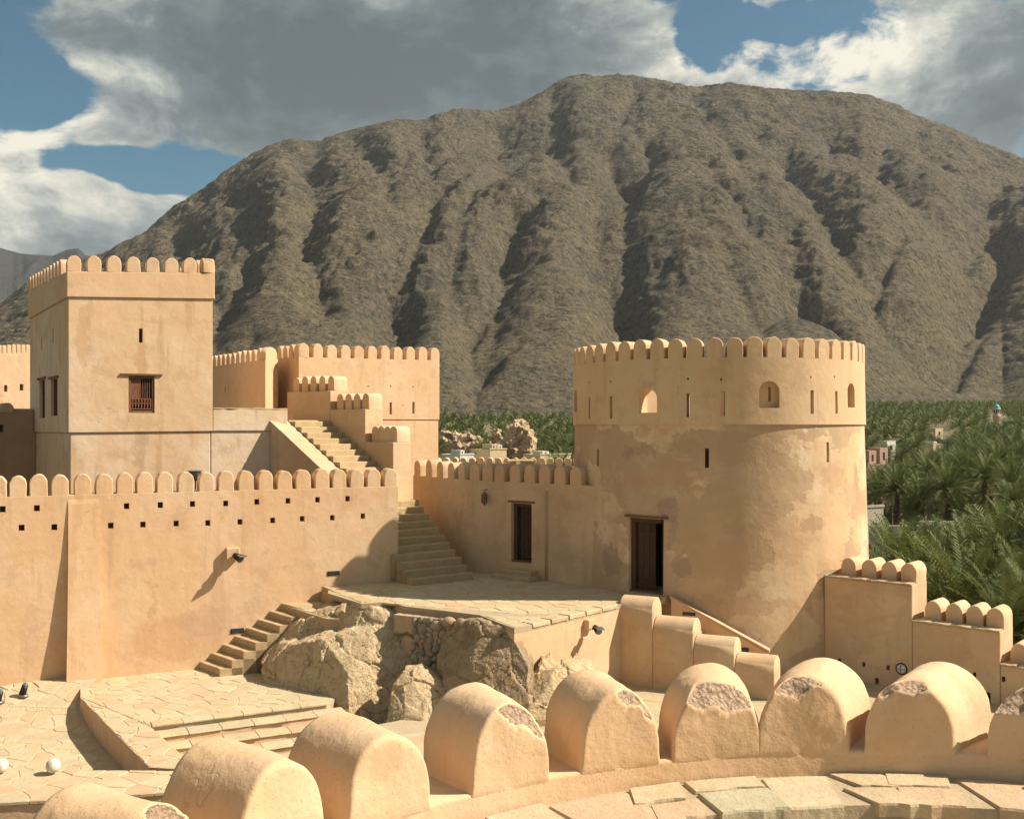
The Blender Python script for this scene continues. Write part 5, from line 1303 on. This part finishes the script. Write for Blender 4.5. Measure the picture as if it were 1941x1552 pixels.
def frond_set(n, seed):
    rnd = random.Random(seed); out = []
    for i in range(n):
        t = i/n; out.append((i*2.39996+rnd.uniform(-.2, .2), R(72)-t*R(95)+rnd.uniform(-.12, .12), rnd.uniform(.85, 1.1), t))
    return out
def rotv(v, az_, el_, s_, roll=0): 
    m = Matrix.Rotation(az_, 3, 'Z') @ Matrix.Rotation(-el_, 3, 'Y') @ Matrix.Rotation(roll, 3, 'X'); return m @ (v*s_)
def crown_mesh(nf, nl, lw, seed, L=2.7, wide=1.):
    v, f, age = [], [], []; fr = [frond_mesh(L, d, nl, lw, seed+k, wide)[1:] for k, d in enumerate((.5, .85, 1.15))]
    rnd = random.Random(seed)
    for az_, el_, s_, t in frond_set(nf, seed):
        fv, ff, fa = fr[0 if t < .3 else (1 if t < .7 else 2)]; b = len(v)
        rl_ = rnd.uniform(-.3, .3)
        v += [rotv(p, az_, el_*.9, s_, rl_) for p in fv]; f += [tuple(i+b for i in q) for q in ff]
        add = .8 if (t > .86 and rnd.random() < .7) else (.15 if t > .65 else 0.); age += [min(1, a+add) for a in fa]
    me = bpy.data.meshes.new('crown'); me.from_pydata([tuple(p) for p in v], [], f); me.materials.append(M['leaf'])
    a_ = me.attributes.new('age', 'FLOAT', 'POINT'); a_.data.foreach_set('value', age); me.update(); return me
def trunk_mesh(H, r, seed):
    rnd = random.Random(seed); v, f = [], []; n = 9; lv = 14; bend = rnd.uniform(-.3, .3); b2 = rnd.uniform(-.3, .3)
    for j in range(lv+1):
        t = j/lv; rr2 = r*(1.25-.35*t)*(1.0+.14*(j % 2)); cx, cy = bend*math.sin(t*2.0), b2*math.sin(t*1.6)
        for i in range(n): a = 2*math.pi*i/n+j*.2; v.append((cx-bend*math.sin(2.)+rr2*math.cos(a), cy-b2*math.sin(1.6)+rr2*math.sin(a), -H+H*t))
    f = [(j*n+i, j*n+(i+1) % n, (j+1)*n+(i+1) % n, (j+1)*n+i) for j in range(lv) for i in range(n)]+[tuple(range(lv*n, lv*n+n))]
    me = bpy.data.meshes.new('trunk'); me.from_pydata(v, [], f); me.materials.append(M['trunk']); me.update(); return me
FRS = [[frond_mesh(2.8, d, 64, .020, 300+k*3+j, 1.15)[0] for j in range(2)] for k, d in enumerate((.55, .9, 1.25))]
CR1 = [crown_mesh(60, 24, .05, 400+k) for k in range(4)]
CR2 = [crown_mesh(42, 11, .09, 420+k, wide=1.2) for k in range(3)]
TRK = [trunk_mesh(H, .2, 500+k) for k, H in enumerate((7, 8, 9))]
# buildings of the village first (px, py top, py bottom, width px, distance, kind)
BLD = []
def bwin(parent, c, u, w, h):
    w0 = box('window', (*off(c[:2], u, 0, -.02), c[2]), u, w, .06, h, M['dark'], parent, 0)
def house(px, py, wpx, Y, mat, label, parts, hgt=None, depth=6):
    k = Y/F; x0, x1 = X_(px-wpx/2, Y), X_(px+wpx/2, Y); z1 = Z_(py, Y); zb = zval((x0+x1)/2, Y)-.5
    t = thing('house', label, 'house', ((x0+x1)/2, Y, zb)); u = (.866, .5); Wd = (x1-x0)*1.12; o0 = (x0, Y)
    H2 = lambda a, b: off(o0, u, a, b)
    prism('wall', [H2(0, 0), H2(Wd, 0), H2(Wd, depth), H2(0, depth)], zb, z1, mat, t, bev=0)
    prism('roof_parapet', [H2(-.06, -.06), H2(Wd+.06, -.06), H2(Wd+.06, .15), H2(-.06, .15)], z1+.001, z1+.3*k*10*.12+.12, mat, t, bev=0)
    n = max(1, int((x1-x0)/3))
    for i in range(n):
        bwin(t, (*H2(Wd*(i+.5)/n, 0), z1-1.5), u, .8, 1.0)
    for p_ in parts:
        (dx, w_, h_, dm) = p_; prism('roof_room', [H2(dx, .3), H2(dx+w_, .3), H2(dx+w_, 2.6), H2(dx, 2.6)], z1+.002, z1+h_, dm, t, bev=0)
        bwin(t, (*H2(dx+w_*.5, .3), z1+h_*.5), u, w_*.25, h_*.45)
    BLD.append((px-wpx/2-2, px+wpx/2+2, py-4, Y)); return t
house(1682, 882, 74, 150, M['clay'], 'terracotta flat-roofed house with two roof rooms just right of the round tower', [(.6, 1.6, 2.2, M['clay']), (3.0, 1.8, 2.6, M['clay'])], depth=8)
house(1664, 962, 40, 62, M['block'], 'grey blockwork hut partly hidden by the round tower edge', [], depth=5)
house(1783, 812, 20, 330, M['cream'], 'upper of two cream houses among the palms', [])
house(1782, 842, 26, 215, M['cream'], 'lower of two cream houses among the palms', [(.6, .9, .6, M['whitewash'])])
house(1692, 836, 22, 220, M['whitewash'], 'small white house in the palms near the tower edge', [])
house(1757, 892, 9, 120, M['whitewash'], 'tiny white roof tank room amid the palms', [], depth=1)
house(885, 862, 26, 110, M['whitewash'], 'white house below the rocky outcrop, left one', [(.2, .5, .5, M['whitewash'])], depth=5)
house(945, 852, 32, 112, M['cream'], 'beige two-storey house below the rocky outcrop', [(.4, .5, .6, M['cream']), (1.2, .5, .5, M['whitewash'])], depth=5)
house(1055, 862, 62, 118, M['cream'], 'long low cream wall-like house beside the palms in the gap', [(.5, .9, .4, M['whitewash'])], depth=4)
for nm, (xa, xb, Y, py, lb_) in enumerate([(1650, 1745, 56, 996, 'long low grey garden wall below the palms'), (1735, 1845, 60, 988, 'curving pale garden wall farther right below the palms')]):
    t = thing('garden_wall', lb_, 'garden wall', (X_(xa, Y), Y, -13.5)); n = 9
    for i in range(n):
        x0, x1 = X_(xa+(xb-xa)*i/n, Y), X_(xa+(xb-xa)*(i+1)/n, Y)-.02
        box('wall_panel', ((x0+x1)/2, Y+.03*(i % 2), (Z_(py, Y)-13.5)/2), (1, 0), x1-x0, .25, Z_(py, Y)+13.5, M['block'], t, .01)
    BLD.append((xa, xb, py-3, Y))
    # sunlit path beside the wall
o = mesh('garden_path', [(X_(1660, 50), 47, -12.70), (X_(1941, 50), 46, -12.70), (X_(1941, 56), 54, -12.70), (X_(1660, 56), 53, -12.70)], [(0, 1, 2, 3)], M['yard']); o['kind'] = 'structure'
# minaret
mY = 450; mx_ = X_(1889, mY); mz = zval(mx_, mY)-1; k = mY/F
mt = thing('minaret', 'cream mosque minaret with a turquoise dome rising from the far palms', 'minaret', (mx_, mY, mz))
def lathe(name, prof, mat, parent, cx, cy, n=16):
    v = [(cx+r_*math.cos(2*math.pi*i/n), cy+r_*math.sin(2*math.pi*i/n), z) for z, r_ in prof for i in range(n)]
    f = [(j*n+i, j*n+(i+1) % n, (j+1)*n+(i+1) % n, (j+1)*n+i) for j in range(len(prof)-1) for i in range(n)]
    return mesh(name, v, f, mat, parent, True)
zt = Z_(766, mY); z_ = lambda py: Z_(py, mY)
lathe('shaft', [(mz, 1.35), (z_(795), 1.35), (z_(792), 1.7), (z_(786), 1.75), (z_(785), 1.3), (z_(776), 1.3)], M['mosque'], mt, mx_, mY, 8)
lathe('gallery', [(z_(776), 1.31), (z_(775.5), 1.65), (z_(773.5), 1.65), (z_(773), 1.3)], M['whitewash'], mt, mx_, mY, 12)
lathe('dome', [(z_(773), 1.25), (z_(771.5), 1.42), (z_(769.5), 1.25), (z_(767.5), .75), (z_(766), .15), (z_(763), .05), (z_(762.5), 0.01)], M['dome'], mt, mx_, mY)
for a in range(8):
    an = a*math.pi/4+.39; c = (mx_+1.22*math.cos(an), mY+1.22*math.sin(an), z_(780)); box('window', c, (-math.sin(an), math.cos(an)), .45, .1, 1.1, M['dark'], mt, 0, d0=.1)
BLD.append((1881, 1898, 764, mY))
# rocky outcrop in the gap
for hl, lb_, sd in (([[(818, 818), (835, 813), (850, 812), (868, 820), (885, 821), (818, 862), (885, 860)], [(868, 824), (885, 819), (905, 827), (930, 840), (940, 852), (868, 862), (935, 864)]], 'jagged pinkish rock outcrop at the left of the gap behind the keep', 3),
                  ([[(957, 842), (963, 812), (972, 806), (981, 799), (993, 797), (1001, 805), (1010, 822), (1014, 846), (957, 860)], [(927, 850), (933, 818), (941, 812), (952, 824), (960, 850)], [(880, 858), (905, 842), (940, 834), (975, 830), (1008, 842), (1012, 858)], [(948, 850), (955, 828), (963, 818), (972, 822), (980, 850)]], 'highest jagged pinkish rock outcrop in the middle of the gap', 8)):
    o = rock_obj('rocky_outcrop', [[(a_, b_, 134+(a_ % 5)) for a_, b_ in h_] for h_ in hl], M['outcrop'], voxel=.32, amp=.55, fine=.7, seed=sd, back=10, zb=-15, freq=.30)
    tag(o, lb_, 'rock outcrop')
# palms
cand = []; rp_ = random.Random(11)
def blocked(x, Y, ztop):
    px = CX+F*x/Y; py = HY-F*ztop/Y; hw = F*2.3/Y
    for (a, b, py_, Yb) in BLD:
        if Y < Yb+1 and px+hw > a and px-hw < b and py < py_+(38 if Yb > 400 else 14): return True
        if Yb-1 < Y < Yb+9 and px+hw*.3 > a and px-hw*.3 < b: return True
    return False
def try_palm(x, Y, H, mind):
    zb = zval(x, Y); zt_ = zb+H
    if blocked(x, Y, zt_+1.5): return
    if any((x-a)**2+(Y-b)**2 < mind*mind for a, b, *_ in cand[-400:]): return
    cand.append((x, Y, zb, H))
NEAR = [(1705, 1090, 38), (1790, 1105, 42), (1880, 1060, 38), (1938, 1030, 45), (1800, 1130, 34), (1870, 1150, 31), (1935, 1130, 30), (1960, 1195, 27), (1770, 1170, 30), (1868, 1050, 48), (1925, 960, 63), (1990, 1060, 34), (1905, 1215, 26)]
MID = [(1700, 935, 75), (1748, 942, 77), (1798, 935, 72), (1866, 912, 75), (1922, 925, 70), (1660, 925, 95), (1690, 912, 104), (1735, 915, 98), (1665, 940, 80), (1835, 905, 84), (1760, 900, 92), (1890, 885, 95), (1830, 1088, 40), (1910, 1040, 42), (1700, 1100, 35), (1850, 1100, 36), (1755, 1125, 33), (1915, 1090, 34), (1830, 1185, 28)]
for px, py, Y in NEAR: cand.append((X_(px, Y), Y, zval(X_(px, Y), Y), Z_(py, Y)-zval(X_(px, Y), Y)))
for px, py, Y in MID: cand.append((X_(px, Y), Y, zval(X_(px, Y), Y), Z_(py, Y)-zval(X_(px, Y), Y)))
for _ in range(9000):
    if len(cand) > 1500: break
    Y = 64+(rp_.random()**.62)*480; side = rp_.random() < .66
    u_ = rp_.uniform(.335, .60) if side else rp_.uniform(-.09, .09)
    if not side and (Y < 100 or Y > 350): continue
    if not side and Y < 165 and (-.075 < u_ < .03) and rp_.random() < .97: continue
    if side and 52 < Y < 62: continue
    try_palm(u_*Y, Y, rp_.uniform(5.5, 8.5), 3.6 if Y < 200 else 4.2)
for _ in range(60):      # a few low palms in front of the outcrop
    Y = rp_.uniform(85, 118); u_ = rp_.uniform(-.08, .06); x = u_*Y; H = (Z_(rp_.uniform(862, 872), Y)-zval(x, Y))
    if H > 1: try_palm(x, Y, H, 3.2)
scored = sorted(range(len(cand)), key=lambda i: cand[i][1])
ind = scored[:300]; rest = scored[300:]
near_lbl = ['date palm with arching fronds directly right of the round tower foot', 'date palm behind the right stepped parapet, below the garden wall', 'broad date palm right of centre in the near grove', 'date palm at the right photo edge with drooping fronds', 'low date palm showing above the four upper merlons', 'date palm crowding the lower merlons of the right parapet', 'dark date palm at the right edge above the lowest merlons', 'lowest date palm in the right corner behind the parapet', 'date palm half hidden behind the top step of the right parapet', 'tall date palm rising just below the garden walls', 'date palm near the right edge beside the garden path', 'date palm just outside the right edge whose fronds lean in', 'lowest near palm behind the last merlon on the right']
def place_palm(i, c, detailed):
    x, Y, zb, H = c
    lb_ = near_lbl[i] if detailed else own[i] if i in own else ('date palm standing in the dense grove right of the round tower' if x/Y > .2 else 'date palm in the gap between the keep and the round tower')
    t = thing('palm_tree', lb_, 'palm tree', (x, Y, zb), 'date palms of the near grove' if detailed else ('date palms of the oasis to the right' if x/Y > .2 else 'date palms seen in the gap'))
    t.rotation_euler = (0, 0, 0); rz = rp_.uniform(0, 6.28); s_ = rp_.uniform(.9, 1.12) if not detailed else rp_.uniform(1.0, 1.2)
    tr = rp_.choice(TRK); o = inst('trunk', tr, None); o.parent = t; o.location = (0, 0, H); o.rotation_euler.z = rz; o.scale = (s_, s_, max(.2, (H+.5)/7.))
    if detailed:
        rnd = random.Random(i+50)
        for az_, el_, sc, tt in frond_set(66, i+50):
            me = FRS[0 if tt < .3 else (1 if tt < .7 else 2)][rnd.randrange(2)]
            m = Matrix.Rotation(az_, 4, 'Z') @ Matrix.Rotation(-el_*.9, 4, 'Y') @ Matrix.Rotation(rnd.uniform(-.3, .3), 4, 'X') @ Matrix.Diagonal((sc*s_*.72,)*3+(1,))
            fo = bpy.data.objects.new('frond', me); COL.objects.link(fo); fo.parent = t; fo.matrix_local = Matrix.Translation((0, 0, H)) @ m
    else:
        o = inst('crown', rp_.choice(CR1 if Y < 150 else CR2), None); o.parent = t; o.location = (0, 0, H); o.rotation_euler = (rp_.uniform(-.12, .12), rp_.uniform(-.12, .12), rz); o.scale = (s_,)*3
ORD = ['first', 'second', 'third', 'fourth', 'fifth', 'sixth', 'seventh', 'eighth', 'ninth', 'tenth', 'eleventh', 'twelfth', 'thirteenth', 'fourteenth', 'fifteenth', 'sixteenth', 'seventeenth', 'eighteenth']
own = {}
for side_, nmr in ((True, 'the round tower edge'), (False, 'the keep edge')):
    lst = [i for i in ind if i >= len(NEAR) and (cand[i][0]/cand[i][1] > .2) == side_]; nrow = 12 if side_ else 8
    for r_ in range(min(len(ORD), -(-len(lst)//nrow))):
        for c_, i in enumerate(sorted(lst[r_*nrow:(r_+1)*nrow], key=lambda i: cand[i][0]/cand[i][1])):
            own[i] = '%s palm from %s in the %s row of the %s' % (ORD[c_], nmr, ORD[r_], 'right grove' if side_ else 'gap grove')
for n_i, i in enumerate(ind): place_palm(i, cand[i], i < len(NEAR))
# palms that only another viewpoint would show join the mass
for _ in range(900):
    Y = 60+(rp_.random()**.62)*480; u_ = rp_.choice((rp_.uniform(.10, .335), rp_.uniform(.60, .78), rp_.uniform(-.2, -.085)))
    if u_ < .2 and (Y < 120 or Y > 360): continue
    cand.append((u_*Y, Y, zval(u_*Y, Y), rp_.uniform(5.5, 8.5))); rest.append(len(cand)-1)
# the rest of the grove: one mass
vb, fb, ab = [], [], []
CR3 = []
for k in range(4):
    me = crown_mesh(20, 4, .42, 440+k, wide=1.3); co = np.zeros(len(me.vertices)*3); me.vertices.foreach_get('co', co); fcs = [tuple(p.vertices) for p in me.polygons]; ag = np.zeros(len(me.vertices)); me.attributes['age'].data.foreach_get('value', ag)
    CR3.append((co.reshape(-1, 3), fcs, ag)); bpy.data.meshes.remove(me)
base = 0
for i in rest:
    x, Y, zb, H = cand[i]; co, fcs, ag = CR3[i % 4]; a = rp_.uniform(0, 6.28); s_ = rp_.uniform(.9, 1.2); c_, s2_ = math.cos(a)*s_, math.sin(a)*s_
    q = np.stack([co[:, 0]*c_-co[:, 1]*s2_+x, co[:, 0]*s2_+co[:, 1]*c_+Y, co[:, 2]*s_+zb+H], 1); vb.append(q); fb += [tuple(k_+base for k_ in f_) for f_ in fcs]; ab.append(ag); base += len(q)
if vb:
    me = bpy.data.meshes.new('far_palm_grove'); me.from_pydata(np.concatenate(vb).tolist(), [], fb); me.materials.append(M['leaf']); a_ = me.attributes.new('age', 'FLOAT', 'POINT'); a_.data.foreach_set('value', np.concatenate(ab)); me.update()
    o = inst('far_palm_grove', me); o['kind'] = 'stuff'; tag(o, 'far palms merging into one dark green mass at the foot of the mountain', 'palm grove')
# undergrowth: leafy ground cover between trunks
def scatter_leaves(name, pts, label, rad, seed, mat):
    rnd = random.Random(seed); v, f = [], []
    for (x, Y, z, s_) in pts:
        for _ in range(46):
            d = Vector((rnd.gauss(0, 1), rnd.gauss(0, 1), abs(rnd.gauss(0, .8)))).normalized()*rnd.uniform(.5, 1)*s_; c = Vector((x, Y, z))+d
            a = Vector((rnd.uniform(-1, 1), rnd.uniform(-1, 1), rnd.uniform(-1, 1))).normalized()*s_*rad; b = a.orthogonal().normalized()*s_*rad*.6; n = len(v)
            v += [c-a, c+b, c+a, c-b]; f.append((n, n+1, n+2, n+3))
    o = mesh(name, v, f, mat); o['kind'] = 'stuff'; tag(o, label, 'undergrowth'); return o
sh = []
for _ in range(1500):
    Y = 32+(rp_.random()**.7)*330; u_ = rp_.uniform(.335, .6) if rp_.random() < .7 else rp_.uniform(-.085, .085)
    if u_ < .1 and Y < 80: continue
    x = u_*Y; s_ = rp_.uniform(1, 2.2)
    if blocked(x, Y, zval(x, Y)+s_): continue
    sh.append((x, Y, zval(x, Y), s_))
scatter_leaves('undergrowth', sh, 'low green undergrowth filling the ground between the palms', .22, 5, M['bush'])

# ================================================================== air
hz = bpy.data.materials.new('haze_air'); hz.use_nodes = True; t = NT(hz.node_tree); t.n.clear()
pv = t.new('ShaderNodeVolumePrincipled'); pv.inputs['Color'].default_value = (.86, .92, 1, 1); pv.inputs['Density'].default_value = .00006; pv.inputs['Anisotropy'].default_value = .2
ou = t.new('ShaderNodeOutputMaterial'); t.l.new(pv.outputs[0], ou.inputs['Volume'])
v, f = prism_data([(-3200, -2200), (3200, -2200), (3200, 3700), (-3200, 3700)], -16, 640)
o = mesh('haze', v, f, hz); o['kind'] = 'stuff'
